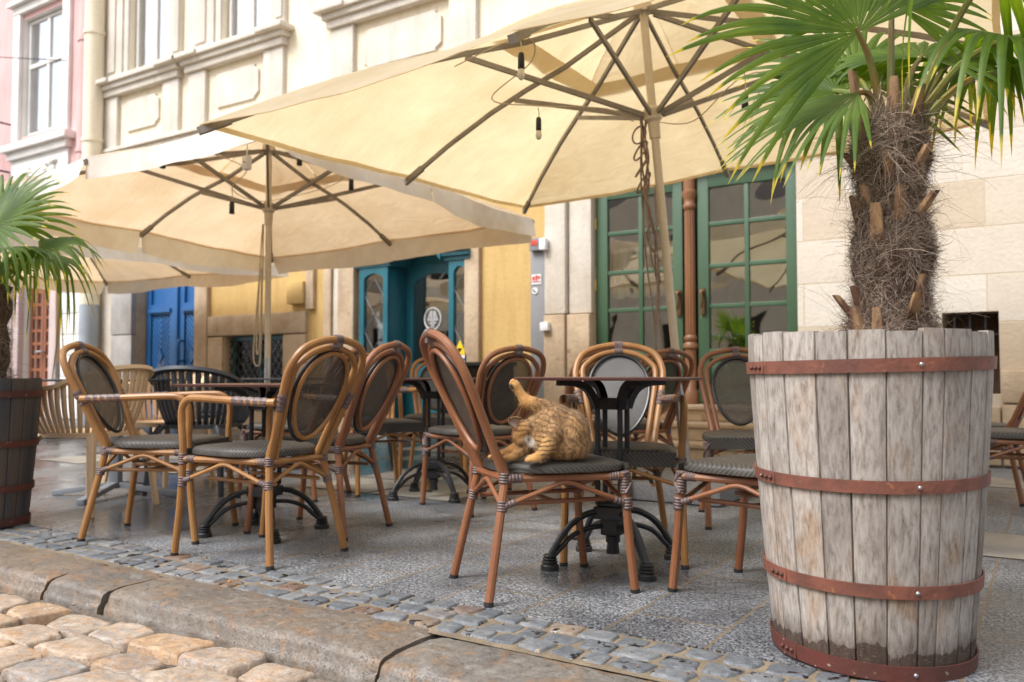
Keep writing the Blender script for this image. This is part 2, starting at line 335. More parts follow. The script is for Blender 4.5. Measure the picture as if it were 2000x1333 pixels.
MB().add([(-90, -90, -.14), (90, -90, -.14), (90, 90, -.14), (-90, 90, -.14)], [(0, 1, 2, 3)]).build('ground', M['mortar'])['kind'] = 'structure'
def stone_block(mb, cx, cy, w, l, zt, h, rot=0., dome=.012, nu=7, nv=7, rr=.03, jag=.006, sid=.5, p=7., corner=()):
    """one worn paving stone: a rounded cushion with drooping sides"""
    ca, sa = math.cos(rot), math.sin(rot); sx, sy = random.uniform(0, 99), random.uniform(0, 99)
    vs = []
    for i in range(nu + 1):
        for j in range(nv + 1):
            a = -1 + 2 * i / nu; b = -1 + 2 * j / nv
            aa = math.copysign(abs(a) ** .42, a); bb = math.copysign(abs(b) ** .42, b)
            k = (abs(aa) ** p + abs(bb) ** p) ** (1 / p)
            f = max(abs(aa), abs(bb)) / k if k > 1e-6 else 1
            x = aa * f * w / 2; y = bb * f * l / 2
            e = max(abs(a), abs(b))
            x += jag * nz(x * 24 + sx, y * 24, 1) + jag * .5 * nz(x * 70 + sx, y * 70, 2); y += jag * nz(x * 24 + sx, y * 24, 5) + jag * .5 * nz(x * 70 + sx, y * 70, 6)
            z = zt - dome * (aa * aa + bb * bb) * .5 + .5 * jag * nz(x * 22 + sx, y * 22 + sy)
            if e > .99: z = zt - h
            elif e > 1 - 2.2 / nu: z -= rr * .22
            if corner: x += (corner[0] * bb + corner[1] * aa * bb) * w * .5; y += (corner[2] * aa + corner[3] * aa * bb) * l * .5
            vs.append((cx + x * ca - y * sa, cy + x * sa + y * ca, z))
    fs = [(i * (nv + 1) + j, (i + 1) * (nv + 1) + j, (i + 1) * (nv + 1) + j + 1, i * (nv + 1) + j + 1) for i in range(nu) for j in range(nv)]
    mb.add(vs, fs, [[(sid, .5)] * 4] * len(fs))

st = MB()
st.add([(-40, -3, -.088), (30, -3, -.088), (30, 1.74, -.088), (-40, 1.74, -.088)], [(0, 1, 2, 3)], [[(.5, .5)] * 4])
stc = MB(); y = 1.675; row = 0
while y > -.3:
    l = random.uniform(.15, .185); x = -9 + random.uniform(0, .15)
    while x < 1.0:
        w = random.uniform(.19, .30)
        stone_block(stc, x + w / 2, y - l / 2 + .03 * math.sin(x * 2.1), w - .010, l - .008, -.058 + random.uniform(-.009, .009), .05, random.uniform(-.10, .10), .006, 14, 14, .026, .013, random.random(), 9., [random.uniform(-.16, .16) for _ in range(4)])
        x += w
    y -= l; row += 1
so_ = st.build('road_bed', M['dirt'], smooth=False); so_['kind'] = 'structure'
stc.build('cobbled_road', M['cobble'], ang=75)['kind'] = 'structure'

# kerb: long worn sandstone blocks with a rounded nose
kb = MB(); ends = [-12, -9.4, -7.9, -6.6, -5.3, -4.25, -3.22, -2.86, -1.56, -.35, .9, 2.2]
prof = [(2.01, -.06), (2.005, -.002), (1.97, .004), (1.92, .004), (1.87, .003), (1.82, .001), (1.785, -.001), (1.760, -.004), (1.744, -.012), (1.736, -.026), (1.733, -.050), (1.726, -.056), (1.720, -.070), (1.716, -.13)]
for a, b in zip(ends[:-1], ends[1:]):
    a += .008; b -= .008; n = max(6, int((b - a) / .022)); dz = random.uniform(-.008, .008); dy = random.uniform(-.012, .012); sd_ = random.random(); ph = random.uniform(0, 90)
    vs = []
    for i in range(n + 1):
        x = a + (b - a) * i / n; e = min(i, n - i) / n * (b - a); rd = max(0, .05 - e)
        for k, (py, pz) in enumerate(prof):
            t = .007 * nz(x * 4 + ph, py * 9) + .005 * nz(x * 13 + ph, py * 21) + .005 * nz(x * 34 + ph, py * 50)
            front = k >= 6
            vs.append((x, py + dy + (t * 1.3 if front else 0) + (rd * .4 if front else 0), pz + dz + (t * .55 if pz > -.05 else 0) - rd * rd * 4 * (1 if pz > -.05 else 0)))
    m_ = len(prof); fs = [(i * m_ + k, (i + 1) * m_ + k, (i + 1) * m_ + k + 1, i * m_ + k + 1) for i in range(n) for k in range(m_ - 1)] + [tuple(range(m_)), tuple(n * m_ + k for k in range(m_ - 1, -1, -1))]
    kb.add(vs, fs, [[(sd_, .5)] * len(f) for f in fs])
kb.build('kerb', M['kerb'], ang=50)['kind'] = 'structure'
# strip of small grey setts
MB().add([(-12, 1.99, -.005), (2, 1.99, -.005), (2, 2.284, -.005), (-12, 2.284, -.005)], [(0, 1, 2, 3)]).build('sett_bed', M['mortar'])['kind'] = 'structure'
sb = MB()
for r_ in range(3):
    x = -9 + random.random() * .1
    while x < 1.2:
        w = random.uniform(.080, .128)
        stone_block(sb, x + w / 2, 2.057 + .0915 * r_ + .006 * math.sin(x * 3 + r_) + random.uniform(-.004, .004), w - .007, .0915 + random.uniform(-.012, -.003), .001 + random.uniform(-.0025, .004), .03, random.uniform(-.09, .09), .002, 9, 9, .010, .007, random.random(), 7.5, [random.uniform(-.15, .15) for _ in range(4)])
        x += w
sb.build('sett_strip', M['sett'], ang=75)['kind'] = 'structure'
MB().add([(-40, 2.285, 0), (30, 2.285, 0), (30, 8.6, 0), (-40, 8.6, 0), (-40, 2.285, -.02), (30, 2.285, -.02)], [(0, 1, 2, 3), (4, 5, 1, 0)]).build('granite_pavement', M['granite'])['kind'] = 'structure'
fl = MB()
for k in range(70):      # paler sandstone flags let into the granite further back
    x = -9 + (k % 14) * .66; y = 4.05 + (k // 14) * .63
    if random.random() < .42: fl.add([(x + .01, y + .01, .004), (x + .64, y + .01, .004), (x + .64, y + .61, .004), (x + .01, y + .61, .004)], [(0, 1, 2, 3)])
fl.build('flagstone_pavement', M['flags'])['kind'] = 'structure'

# ------------------------------------------------------------------ facades
def wall_holes(mb, x0, x1, z0, z1, holes, Y=8.0, depth=.35, matf=None, extra_x=(), extra_z=()):
    holes = [h for h in holes if h[0] >= x0 and h[1] <= x1]
    xs = sorted({x0, x1, *extra_x, *[h[0] for h in holes], *[h[1] for h in holes]}); zs = sorted({z0, z1, *extra_z, *[h[2] for h in holes], *[h[3] for h in holes]})
    ins = lambda x, z: any(h[0] < x < h[1] and h[2] < z < h[3] for h in holes)
    for a, b in zip(xs[:-1], xs[1:]):
        for c, d in zip(zs[:-1], zs[1:]):
            if not ins((a + b) / 2, (c + d) / 2):
                mb.mi = matf((a + b) / 2, (c + d) / 2) if matf else 0
                mb.add([(a, Y, c), (b, Y, c), (b, Y, d), (a, Y, d)], [(0, 1, 2, 3)])
    for h in holes:
        mb.mi = h[4] if len(h) > 4 else 0
        for q in ([(h[0], h[2]), (h[0], h[3])], [(h[1], h[2]), (h[1], h[3])], [(h[0], h[3]), (h[1], h[3])], [(h[0], h[2]), (h[1], h[2])]):
            (a, c), (b, d) = q; mb.add([(a, Y, c), (b, Y, d), (b, Y + depth, d), (a, Y + depth, c)], [(0, 1, 2, 3)])
        mb.mi = 0

yh = thing('town_house', 'cream and yellow town house with stone ground floor behind the parasols', 'building', (-6, 8, 0)); YO = (-6, 8, 0)
B_ = lambda mb, n, m, **k: mb.build(n, m, yh, off=YO, **k)
holes = [(-12.29, -10.76, 0, 2.9, 1), (-10.11, -8.87, .25, 1.324, 1), (-7.5, -5.79, 0, 2.62, 2), (-4.11, -1.99, .47, 2.80, 1), (-.79, -.37, .6, 1.29, 1),
         (-12.6, -11.5, 5.6, 7.9, 3), (-10.28, -9.2, 5.6, 7.9, 3), (-7.35, -6.2, 5.6, 7.9, 3)]
def wm(x, z):
    if z > 4.2: return 3
    if -10.46 < x < -8.42 and z < 1.63: return 1
    return 0
w = MB(); wall_holes(w, -13.45, -1.99, 0, 13, holes, matf=wm, extra_x=(-10.46, -8.42), extra_z=(1.63, 4.2)); B_(w, 'wall', [M['yellow'], M['stone'], M['dark'], M['cream']], smooth=False)
# ashlar wall right of the green door
def ashlar():
    m, nt, b = base('ashlar_blocks'); v = coords(nt); mp = nt.nodes.new('ShaderNodeMapping'); mp.inputs['Rotation'].default_value = (R(90), 0, 0); nt.links.new(v, mp.inputs[0])
    br = nd(nt, 'ShaderNodeTexBrick', Scale=1.); br.inputs['Brick Width'].default_value = .74; br.inputs['Row Height'].default_value = .40; br.inputs['Mortar Size'].default_value = .006; br.inputs['Mortar Smooth'].default_value = .6
    br.inputs['Color1'].default_value = (.50, .40, .285, 1); br.inputs['Color2'].default_value = (.68, .64, .58, 1); br.inputs['Mortar'].default_value = (.55, .45, .33, 1); br.inputs['Bias'].default_value = .05
    nt.links.new(mp.outputs[0], br.inputs['Vector']); n = noise(nt, v, 2.2, 5, .6); n2 = noise(nt, v, 28, 4); st = noise(nt, coords(nt, (1.6, 1, 5)), 4, 4)
    col = mix(nt, .5, br.outputs[0], mix(nt, n, (.66, .62, .56), (1.2, 1.2, 1.2)), 'MULTIPLY'); col = mix(nt, .3, col, mix(nt, n2, (.7, .66, .6), (1.25, 1.25, 1.25)), 'MULTIPLY')
    col = mix(nt, ramp(nt, st, [(.6, 0.), (.75, .35)]), col, (.42, .29, .18))
    nt.links.new(col, b.inputs['Base Color']); b.inputs['Roughness'].default_value = .85; bump(nt, b, mix(nt, br.outputs[1], n2, (0, 0, 0)), .5, .012); return m
M['ashlar'] = ashlar()
w = MB(); wall_holes(w, -1.99, 6, 0, 13, [holes[4]], matf=None); B_(w, 'stone_wall', [M['ashlar'], M['stone']], smooth=False)
w = MB()
for (a, b, z0, z1) in ((-.36, .35, .02, .52), (.36, 1.1, .02, .46), (-.36, .2, .53, .80), (-1.98, -1.2, .02, .42), (-1.19, -.37, .02, .50)): w.box(a, b, 7.93, 8.05, z0, z1)
B_(w, 'plinth', M['stone'], bevel=.02)
B_(MB().box(-.85, -.3, 8.30, 8.33, .5, 1.4), 'basement_backing', M['brickd'])
w = MB()
for x in (-.70, -.585, -.47): w.tube([(x, 8.06, .6), (x, 8.06, 1.29)], .011, 6)
w.tube([(-.79, 8.06, 1.1), (-.37, 8.06, 1.1)], .011, 6); B_(w, 'basement_grille', M['railm'])
# stone pilasters and jambs of the ground floor
def strips(name, m, rows, bev=.012):
    w = MB()
    for (a, b, z0, z1, d) in rows: w.box(a, b, 8 - d, 8.02, z0, z1)
    return B_(w, name, M[m], bevel=bev)
strips('pilaster', 'stone', [(-8.42, -8.277, 1.64, 4.2, .06), (-8.05, -7.92, 0, 4.2, .09), (-8.42, -8.06, 0, .5, .07)])
strips('pilaster', 'stonew', [(-7.915, -7.79, 0, 4.2, .05)])
strips('door_jamb', 'stone', [(-7.785, -7.51, 0, 4.2, .10), (-5.785, -5.58, 0, 2.75, .06)])
strips('door_jamb', 'stoneg', [(-12.86, -12.3, 0, .72, .09), (-12.86, -12.3, .728, 1.40, .08), (-12.86, -12.3, 1.408, 2.1, .09), (-12.86, -12.3, 2.108, 2.95, .08)], .02)
strips('pilaster', 'stonew', [(-13.2, -12.865, 0, 4.2, .05)])
strips('door_jamb', 'stone', [(-10.755, -10.465, 0, 3.0, .07)], .02)
strips('cellar_window_surround', 'stone', [(-10.46, -10.13, 0, 1.31, .05), (-8.86, -8.43, 0, 1.31, .05), (-10.46, -8.43, 1.33, 1.62, .055)], .015)
strips('bracket', 'yellow', [(-8.74, -8.43, 1.72, 2.02, .10)], .01)
strips('pilaster', 'stonew', [(-4.66, -4.40, 1.42, 4.2, .12), (-4.39, -4.115, 1.42, 4.2, .06)], .02)
strips('pilaster', 'stone', [(-4.66, -4.40, 0, 1.412, .14), (-4.39, -4.115, 0, 1.412, .11)], .02)
strips('string_course', 'trim', [(-13.45, -5.0, 4.30, 4.42, .07), (-13.45, -5.0, 4.42, 4.48, .12)], .012)
w = MB().box(-4.86, -4.67, 7.92, 8.01, 0, 2.25); B_(w, 'service_duct', M['duct'], bevel=.008)
strips('door_lintel', 'copper', [(-4.2, -1.9, 2.80, 2.86, .04)], .006)
# windows of the upper floor
def sash(x0, x1, z0, z1, parent, off, m='white', panes=2, tr=.62, name='window', Y=8.12, g='glassup'):
    w = MB(); f = .055
    for a, b in ((x0, x0 + f), (x1 - f, x1)): w.box(a, b, Y - .03, Y + .03, z0, z1)
    w.box(x0 + f, x1 - f, Y - .03, Y + .03, z0, z0 + f); w.box(x0 + f, x1 - f, Y - .03, Y + .03, z1 - f, z1)
    for k in range(1, panes):
        c = x0 + (x1 - x0) * k / panes; w.box(c - .04, c + .04, Y - .035, Y + .03, z0 + f, z1 - f)
    zt = z0 + (z1 - z0) * tr; w.box(x0 + f, x1 - f, Y - .045, Y + .02, zt - .035, zt + .035)
    o = w.build(name, M[m], parent, off=off, bevel=.006)
    MB().box(x0 + f, x1 - f, Y - .004, Y + .004, z0 + f, z1 - f).build('pane', M[g], o, off=off, smooth=False)
    MB().box(x0 - .02, x1 + .02, Y + .07, Y + .08, z0 + .02, z1 - .01).build('pane_backing', M['white' if m == 'white' else 'dark'], o, off=off)
    return o
for (x0, x1, f0, f1) in ((-12.6, -11.5, -13.25, -11.2), (-10.28, -9.2, -11.0, -8.88), (-7.35, -6.2, -8.0, -5.6)):
    wo = sash(x0 + .03, x1 - .03, 5.62, 7.88, yh, YO)
    w = MB()
    w.box(f0, x0 - .12, 7.93, 8.01, 5.62, 7.9); w.box(x1 + .12, f1, 7.93, 8.01, 5.62, 7.9)            # side pilasters
    w.box(f0 + .17, x0 - .29, 7.905, 7.935, 5.75, 7.9); w.box(x1 + .29, f1 - .17, 7.905, 7.935, 5.75, 7.9)
    w.box(x0 - .12, x0, 7.96, 8.01, 5.62, 7.9); w.box(x1, x1 + .12, 7.96, 8.01, 5.62, 7.9)
    w.box(f0 + .02, f0 + .42, 7.93, 8.01, 4.48, 5.34); w.box(f1 - .42, f1 - .02, 7.93, 8.01, 4.48, 5.34)          # apron pilasters
    w.build('window_surround', M['trim'], wo, off=YO, bevel=.012)
    w = MB()
    for (a, b, d) in ((f0 - .10, f1 + .10, 0), ):
        w.box(a, b, 7.78, 8.01, 5.53, 5.61); w.box(a + .04, b - .04, 7.83, 8.01, 5.45, 5.53); w.box(a + .08, b - .08, 7.88, 8.01, 5.345, 5.45)
        w.box(a - .04, a + .50, 7.74, 8.01, 5.535, 5.607); w.box(b - .50, b + .04, 7.74, 8.01, 5.535, 5.607)
    w.build('sill', M['trim'], wo, off=YO, bevel=.015)
    a, b, c, d = f0 + .56, f1 - .56, 4.72, 5.22; k = .09
    w = MB().prism([(a + k, c), (b - k, c), (b - k, c + .03), (b, c + k), (b, d - k), (b - k, d - .03), (b - k, d), (a + k, d), (a + k, d - .03), (a, d - k), (a, c + k), (a + k, c + .03)], 7.965, 8.01)
    w.build('apron_panel', M['trim'], wo, off=YO, smooth=False)
# drain pipes at the joint of the two houses
def pipe(t, o5, label, x, z0, z1, m, r=.16, y=7.84, m2=None, zs=None):
    w = MB(); w.tube([(x, y, z0), (x, y, zs or z1)], r, 16)
    if zs: w.mi = 1; w.tube([(x, y, zs - .01), (x, y, z1)], r * 1.02, 16)
    p = w.build('drain_pipe', [M[m], M[m2 or m]], t, off=o5); p['label'] = label
    for z in (z0 + .5, z0 + 2.4, z0 + 4.6, z0 + 6.4):
        if z < z1: MB().tube([(x, y, z), (x, y, z + .07)], r * 1.13, 16).build('pipe_collar', M[m2 or m], p, off=o5)
pipe(yh, YO, 'cream drain pipe with grey lower end', -13.28, 0, 12, 'zinc', .155, 7.80, 'cream', 1.92)

# pink house
ph = thing('pink_house', 'pink town house with white stucco window and brown lattice door', 'building', (-18, 8, 0)); PO = (-18, 8, 0)
pipe(ph, PO, 'pink drain pipe', -13.66, 4.0, 12, 'pink', .14, 7.90)
w = MB(); wall_holes(w, -30, -13.45, 0, 14, [(-15.95, -14.55, 5.15, 7.35, 1), (-15.7, -14.75, .1, 2.9, 1)], matf=lambda x, z: 2 if z < 3.4 else 0, extra_z=(3.4,)); w.build('wall', [M['pink'], M['white'], M['pinkg']], ph, off=PO, smooth=False)
wo = sash(-15.93, -14.57, 5.17, 7.33, ph, PO, tr=.6)
w = MB()
w.box(-16.2, -15.97, 7.93, 8.01, 5.0, 7.45); w.box(-14.53, -14.3, 7.93, 8.01, 5.0, 7.45); w.box(-16.2, -14.3, 7.92, 8.01, 7.45, 7.6); w.box(-16.3, -14.2, 7.84, 8.01, 7.6, 7.68)
w.box(-16.35, -14.15, 7.80, 8.01, 4.86, 4.99); w.box(-16.25, -14.25, 7.88, 8.01, 4.72, 4.86); w.box(-16.2, -14.3, 7.95, 8.01, 3.9, 4.72)
w.build('window_surround', M['white'], wo, off=PO, bevel=.015)
w = MB(); rr = random.Random(3)
for (cx, cz, sx, sz, n) in ((-15.25, 8.0, .75, .34, 46), (-15.7, 4.3, .35, .3, 26), (-14.8, 4.3, .3, .28, 22)):
    w = MB()
    for k in range(n):
        a = rr.uniform(0, 6.28); q = rr.uniform(.1, 1); p = (cx + sx * q * math.cos(a), 7.93, cz + sz * q * math.sin(a)); w.ell(p, (rr.uniform(.03, .10), .05, rr.uniform(.03, .08)), 8, 5, Matrix.Rotation(rr.uniform(0, 3), 3, 'Y'))
    w.build('stucco_ornament', M['white'], wo, off=PO)
w = MB()
for (a, b, z0, z1, d) in ((-16.4, -15.72, 0, 3.4, .10), (-16.25, -15.9, .3, 3.1, .13), (-14.73, -14.5, 0, 3.4, .08)): w.box(a, b, 8 - d, 8.01, z0, z1)
w.build('door_pilaster', M['pinkg'], ph, off=PO, bevel=.015)
w = MB()
for i in range(9):
    for k in range(2): w.box(-14.48 + .52 * k + (i % 2) * .0, -14.48 + .52 * k + .505, 7.96, 8.01, .02 + .36 * i, .02 + .36 * i + .35)
w.build('quoin', M['white'], ph, off=PO, bevel=.008)
w = MB()      # lattice double door: stiles, rails, muntins
for (x0, x1) in ((-15.69, -15.24), (-15.22, -14.76)):
    for a, b in ((x0, x0 + .07), (x1 - .07, x1), ((x0 + x1) / 2 - .018, (x0 + x1) / 2 + .018)): w.box(a, b, 8.10, 8.15, .1, 2.9)
    for k in range(10):
        z = .62 + .235 * k; w.box(x0 + .07, x1 - .07, 8.105, 8.145, z - .025, z + .025)
    w.box(x0 + .07, x1 - .07, 8.11, 8.14, .1, .6)
ld = w.build('lattice_door', M['lattice'], ph, off=PO, smooth=False)
MB().box(-15.7, -14.75, 8.125, 8.13, .6, 2.9).build('pane', M['glassup'], ld, off=PO)
MB().box(-15.8, -14.6, 8.5, 8.52, 0, 3).build('pane_backing', M['stoneg'], ld, off=PO)
t = MB().tube(cr([(-15.19, 8.09, 1.18), (-15.19, 8.03, 1.18), (-15.32, 8.02, 1.17)], 4), .02, 8).build('handle', M['steel'], ld, off=PO)
# balcony grille of the pink house, far left
w = MB()
for z in (4.55, 5.45): w.tube([(-17.6, 7.55, z), (-16.35, 7.55, z)], .018, 6); w.tube([(-16.35, 7.55, z), (-16.35, 8.0, z)], .018, 6)
for k in range(6):
    x = -16.35 - .2 * k; w.tube(cr([(x, 7.55, 4.55), (x - .02, 7.42, 4.75), (x - .05, 7.42, 5.0), (x, 7.55, 5.2), (x, 7.55, 5.45)], 4), .012, 6)
    w.ell((x - .1, 7.5, 5.0), (.06, .03, .06), 8, 5)
w.build('balcony_railing', M['railm'], ph, off=PO)
w = MB().tube(cr([(-19, 5.5, 6.9), (-16, 6.8, 6.35), (-13.85, 7.66, 6.05)], 8), .008, 5); tag(w.build('overhead_wire', M['black']), 'thin dark wire strung to the pink drain pipe', 'wire')

# blue door
def board_door(x0, x1, z0, z1, Y, parent, off, s):
    w = MB(); f = .12; w.box(x0, x1, Y, Y + .05, z0, z1)
    w.box(x0, x0 + f, Y - .04, Y + .001, z0, z1); w.box(x1 - f, x1, Y - .04, Y + .001, z0, z1)
    for z in (z0, 1.72, z1 - .5): w.box(x0 + f, x1 - f, Y - .04, Y + .001, z, z + (.16 if z > z0 else .25))
    w.box(x0 + f - .03, x1 - f + .03, Y - .075, Y - .039, 1.75, 1.81)
    xa, xb, za, zb = x0 + f + .02, x1 - f - .02, z0 + .27, 1.70; mid = (xa + xb) / 2
    w.box(mid - .012, mid + .012, Y - .022, Y + .001, za, zb)
    def bar(p, q):
        d = (Vector(q) - Vector(p)).normalized(); w.tube([p, q], 1, sq=(.012, .018), up0=(0, 1, 0))
    k = -.5
    while k < 1.7:      # chevron boards as raised battens
        for sgn in (1, -1):
            xm = mid; xe = xa if sgn > 0 else xb; dx = abs(xe - xm); z_a, z_b = za + k, za + k + dx * 1.1
            if z_a > za - .3 and z_b < zb + .28:
                def cl(t): return (xm + (xe - xm) * t, Y - .006, z_a + (z_b - z_a) * t)
                t0 = max(0, (za - z_a) / (z_b - z_a)); t1 = min(1, (zb - z_a) / (z_b - z_a))
                if t1 > t0 + .05: bar(cl(t0), cl(t1))
        k += .085
    dd = [(mid, za + .62), (mid + .07, za + .74), (mid, za + .86), (mid - .07, za + .74)]
    w.prism(dd, Y - .045, Y)
    return w.build('door_leaf', M['blue'], parent, off=off, smooth=False)
bd, BO = yh, YO
l1 = board_door(-12.27, -11.53, .05, 2.85, 8.2, bd, BO, 1); l1['label'] = 'blue door leaf with chevron boards and faint scratched graffiti'; l2 = board_door(-11.42, -10.79, .05, 2.85, 8.2, bd, BO, -1)
MB().box(-11.53, -11.42, 8.12, 8.24, .05, 2.85).build('door_post', M['blue'], bd, off=BO, bevel=.01)
MB().tube(cr([(-11.33, 8.17, .98), (-11.33, 8.08, 1.0), (-11.33, 8.08, 1.27), (-11.33, 8.17, 1.29)], 4), .022, 8).build('handle', M['blue'], l2, off=BO)
w = MB(); rr = random.Random(5)
for st in ([(0, .06), (.03, 0), (.06, .07)], [(.08, 0), (.11, .07), (.14, 0)], [(.16, 0), (.16, .07), (.21, 0), (.21, .07)], [(.24, 0), (.24, .07), (.29, .05), (.28, .01), (.24, 0)]):
    w.tube([(-12.02 + p[0] * 1.4, 8.192, 1.60 + p[1] * 1.0) for p in st], .004, 5)
for k in range(3): w.tube(cr([(-12.0 + .05 * k, 8.178, .75 + .05 * k), (-11.95 + .06 * k, 8.178, .95), (-11.9 + .04 * k, 8.178, 1.02)], 4), .004, 5)
w.build('graffiti', M['whitep'], l1, off=BO)
MB().box(-12.29, -10.76, 7.7, 8.3, .0, .05).build('threshold', M['stoneg'], bd, off=BO)

# cellar window with diamond grille
CO = YO
w = MB()
for s in (1, -1):
    for k in range(-8, 14):
        x0 = -10.11 + .125 * k; pts = []
        for t in range(41):
            x = x0 + t * .04; z = (.25 + t * .056) if s > 0 else (1.324 - t * .056)
            if -10.1 <= x <= -8.88 and .26 <= z <= 1.31: pts.append((x, 8.06 + .006 * s, z))
        if len(pts) > 1: w.tube([pts[0], pts[-1]], .009, 5)
grl = w
w = MB()
for a, b, c, d in ((-10.1, -10.04, .26, 1.31), (-8.94, -8.88, .26, 1.31), (-9.53, -9.47, .26, 1.31), (-10.04, -8.94, 1.25, 1.31)): w.box(a, b, 8.12, 8.17, c, d)
cw = w.build('cellar_window', M['teal'], yh, off=CO); cw['label'] = 'low dark cellar window behind a diamond iron grille'; grl.build('diamond_grille', M['railm'], cw, off=CO)
MB().box(-10.1, -8.88, 8.14, 8.146, .26, 1.31).build('pane', M['glassdim'], cw, off=CO)
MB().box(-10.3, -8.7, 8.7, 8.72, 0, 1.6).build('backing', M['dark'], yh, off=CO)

# teal shop front
ts, TO = yh, YO
def arch_frame(mb, x0, x1, z0, z1, y0, y1, f, rise, fb=None):
    """frame with a segmental-arch head: outer rectangle, inner arched opening"""
    n = 12; xi0, xi1 = x0 + f, x1 - f; zi0 = z0 + (fb or f); zs = z1 - f - rise
    mb.box(x0, xi0, y0, y1, z0, z1); mb.box(xi1, x1, y0, y1, z0, z1); mb.box(xi0, xi1, y0, y1, z0, zi0)
    c = [(xi0 + (xi1 - xi0) * k / n, zs + rise * (1 - (2 * k / n - 1) ** 2) ** .8) for k in range(n + 1)]
    for a, b in zip(c[:-1], c[1:]): mb.prism([a, b, (b[0], z1), (a[0], z1)], y0, y1)
    return xi0, xi1, zi0, c
def glazed(mb_name, x0, x1, z0, z1, y, f, rise, fb, parent=ts):
    w = MB(); xi0, xi1, zi0, c = arch_frame(w, x0, x1, z0, z1, y, y + .06, f, rise, fb)
    w.box(xi0 + .05, xi1 - .05, y - .012, y + .002, z0 + .12, zi0 - .1)
    o = w.build(mb_name, M['teal'], parent, off=TO, smooth=False)
    MB().box(xi0 - .01, xi1 + .01, y + .03, y + .034, zi0, z1 - f * .6).build('pane', M['glass'], o, off=TO)
    return o
dl = glazed('display_window', -7.445, -6.97, .1, 2.12, 7.945, .075, .07, .75); dr = glazed('display_window', -6.02, -5.70, .1, 2.12, 7.95, .07, .07, .75)
gd = glazed('shop_door', -6.97, -6.02, .1, 2.16, 8.30, .115, .14, .8)
w = MB().box(-7.05, -6.972, 8.006, 8.36, .1, 2.12); w.box(-6.018, -5.95, 8.012, 8.36, .1, 2.12)
w.build('side_panel', M['teal'], ts, off=TO, bevel=.006)
w = MB()
for k, (d, z) in enumerate(((.0, 2.12), (.04, 2.17), (.08, 2.23))):
    w.box(-7.5 , -6.90, 7.93 - d, 8.2, z + .001, z + .05); w.box(-6.09, -5.70, 7.93 - d, 8.2, z + .001, z + .05)
n = 10; c = [(-6.90 + .81 * k / n, 2.13 + .20 * math.sin(math.pi * k / n) ** .7) for k in range(n + 1)]
for a, b in zip(c[:-1], c[1:]): w.prism([a, b, (b[0], b[1] + .09), (a[0], a[1] + .09)], 7.87, 8.4)
w.box(-6.97, -6.02, 8.31, 8.4, 2.162, 2.5)
w.build('cornice', M['teal'], ts, off=TO, smooth=False)
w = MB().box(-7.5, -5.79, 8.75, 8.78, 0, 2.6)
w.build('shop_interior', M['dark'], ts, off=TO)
for sx in (-7.42, -5.98):
    for z in (.92, 1.2, 1.5): MB().box(sx, sx + .30 if sx < -7 else sx + .16, 8.06, 8.28, z, z + .02).build('shelf', M['lattice'], ts, off=TO)
w = MB()
for k in range(3): w.ell((-7.18 + .03 * k, 8.15, 1.24 + .07 * k), (.06, .05, .055), 9, 6)
w.mi = 1; w.ell((-7.17, 8.15, 1.46), (.08, .06, .04), 9, 6); w.mi = 2; w.box(-7.22, -7.12, 8.1, 8.16, .95, 1.1)
w.build('displayed_goods', [M['tan'], M['brickd'], M['whitep']], ts, off=TO)
w = MB()      # diamond leading of the display windows
for (xa, xb, dw) in ((-7.37, -7.045, dl), (-5.945, -5.79, dr)):
    w = MB()
    for s in (1, -1):
        for k in range(-2, 4):
            pts = [(xa + t * .01, 7.968, (.85 + .46 * k + t * .0125 * 1.2 * s)) for t in range(int((xb - xa) / .01) + 1)]
            pts = [p for p in pts if .87 < p[2] < 1.98]
            if len(pts) > 2: w.tube([pts[0], pts[-1]], .0028, 4)
    w.build('leading', M['zinc'], dw, off=TO)
w = MB()      # oval emblem on the door glass: ring, three stems, spreading feet
ex, ez, ey = -6.55, 1.466, 8.322
w.tube([(ex + .130 * math.cos(a), ey, ez + .138 * math.sin(a)) for a in [k * math.pi / 16 for k in range(32)]], .009, 6, closed=True)
for dx in (-.014, .014): w.tube([(ex + dx, ey, ez - .11), (ex + dx, ey, ez + .10)], .0075, 5)
for s in (-1, 1):
    w.tube(cr([(ex + s * .03, ey, ez + .10), (ex + s * .05, ey, ez + .05), (ex + s * .075, ey, ez - .01)], 4), .008, 5); w.tube([(ex + s * .02, ey, ez - .015), (ex + s * .082, ey, ez - .015)], .007, 5)
    w.tube(cr([(ex + s * .03, ey, ez + .095), (ex + s * .032, ey, ez + .03), (ex + s * .045, ey, ez - .01)], 4), .006, 5)
    w.tube([(ex + s * .02, ey, ez - .055), (ex + s * .055, ey, ez - .05)], .007, 5)
w.build('emblem', M['whitep'], gd, off=TO)
t = thing('warning_sticker', 'yellow triangular camera warning sticker above a small card sticker', 'sticker', (-5.850, 7.9420, .95))
o5 = (-5.850, 7.9420, .95)
MB().prism([(-5.935, 1.0), (-5.755, 1.0), (-5.845, 1.17)], 7.9400, 7.9460).build('triangle', M['yel'], t, off=o5, smooth=False)
w = MB().box(-5.875, -5.820, 7.9340, 7.9410, 1.055, 1.075); w.prism([(-5.865, 1.03), (-5.845, 1.03), (-5.835, 1.055), (-5.855, 1.055)], 7.9340, 7.9410); w.build('camera_symbol', M['black'], t, off=o5)
MB().box(-5.945, -5.750, 7.9400, 7.9460, .90, .995).build('card_panel', M['whitep'], t, off=o5)
w = MB(); w.ell((-5.905, 7.9400, .945), (.018, .003, .018)); w.mi = 1; w.ell((-5.885, 7.9395, .945), (.018, .003, .018)); w.mi = 2; w.box(-5.835, -5.775, 7.9360, 7.9410, .935, .957)
w.build('card_symbols', [M['red'], M['orange'], M['bluep']], t, off=o5)

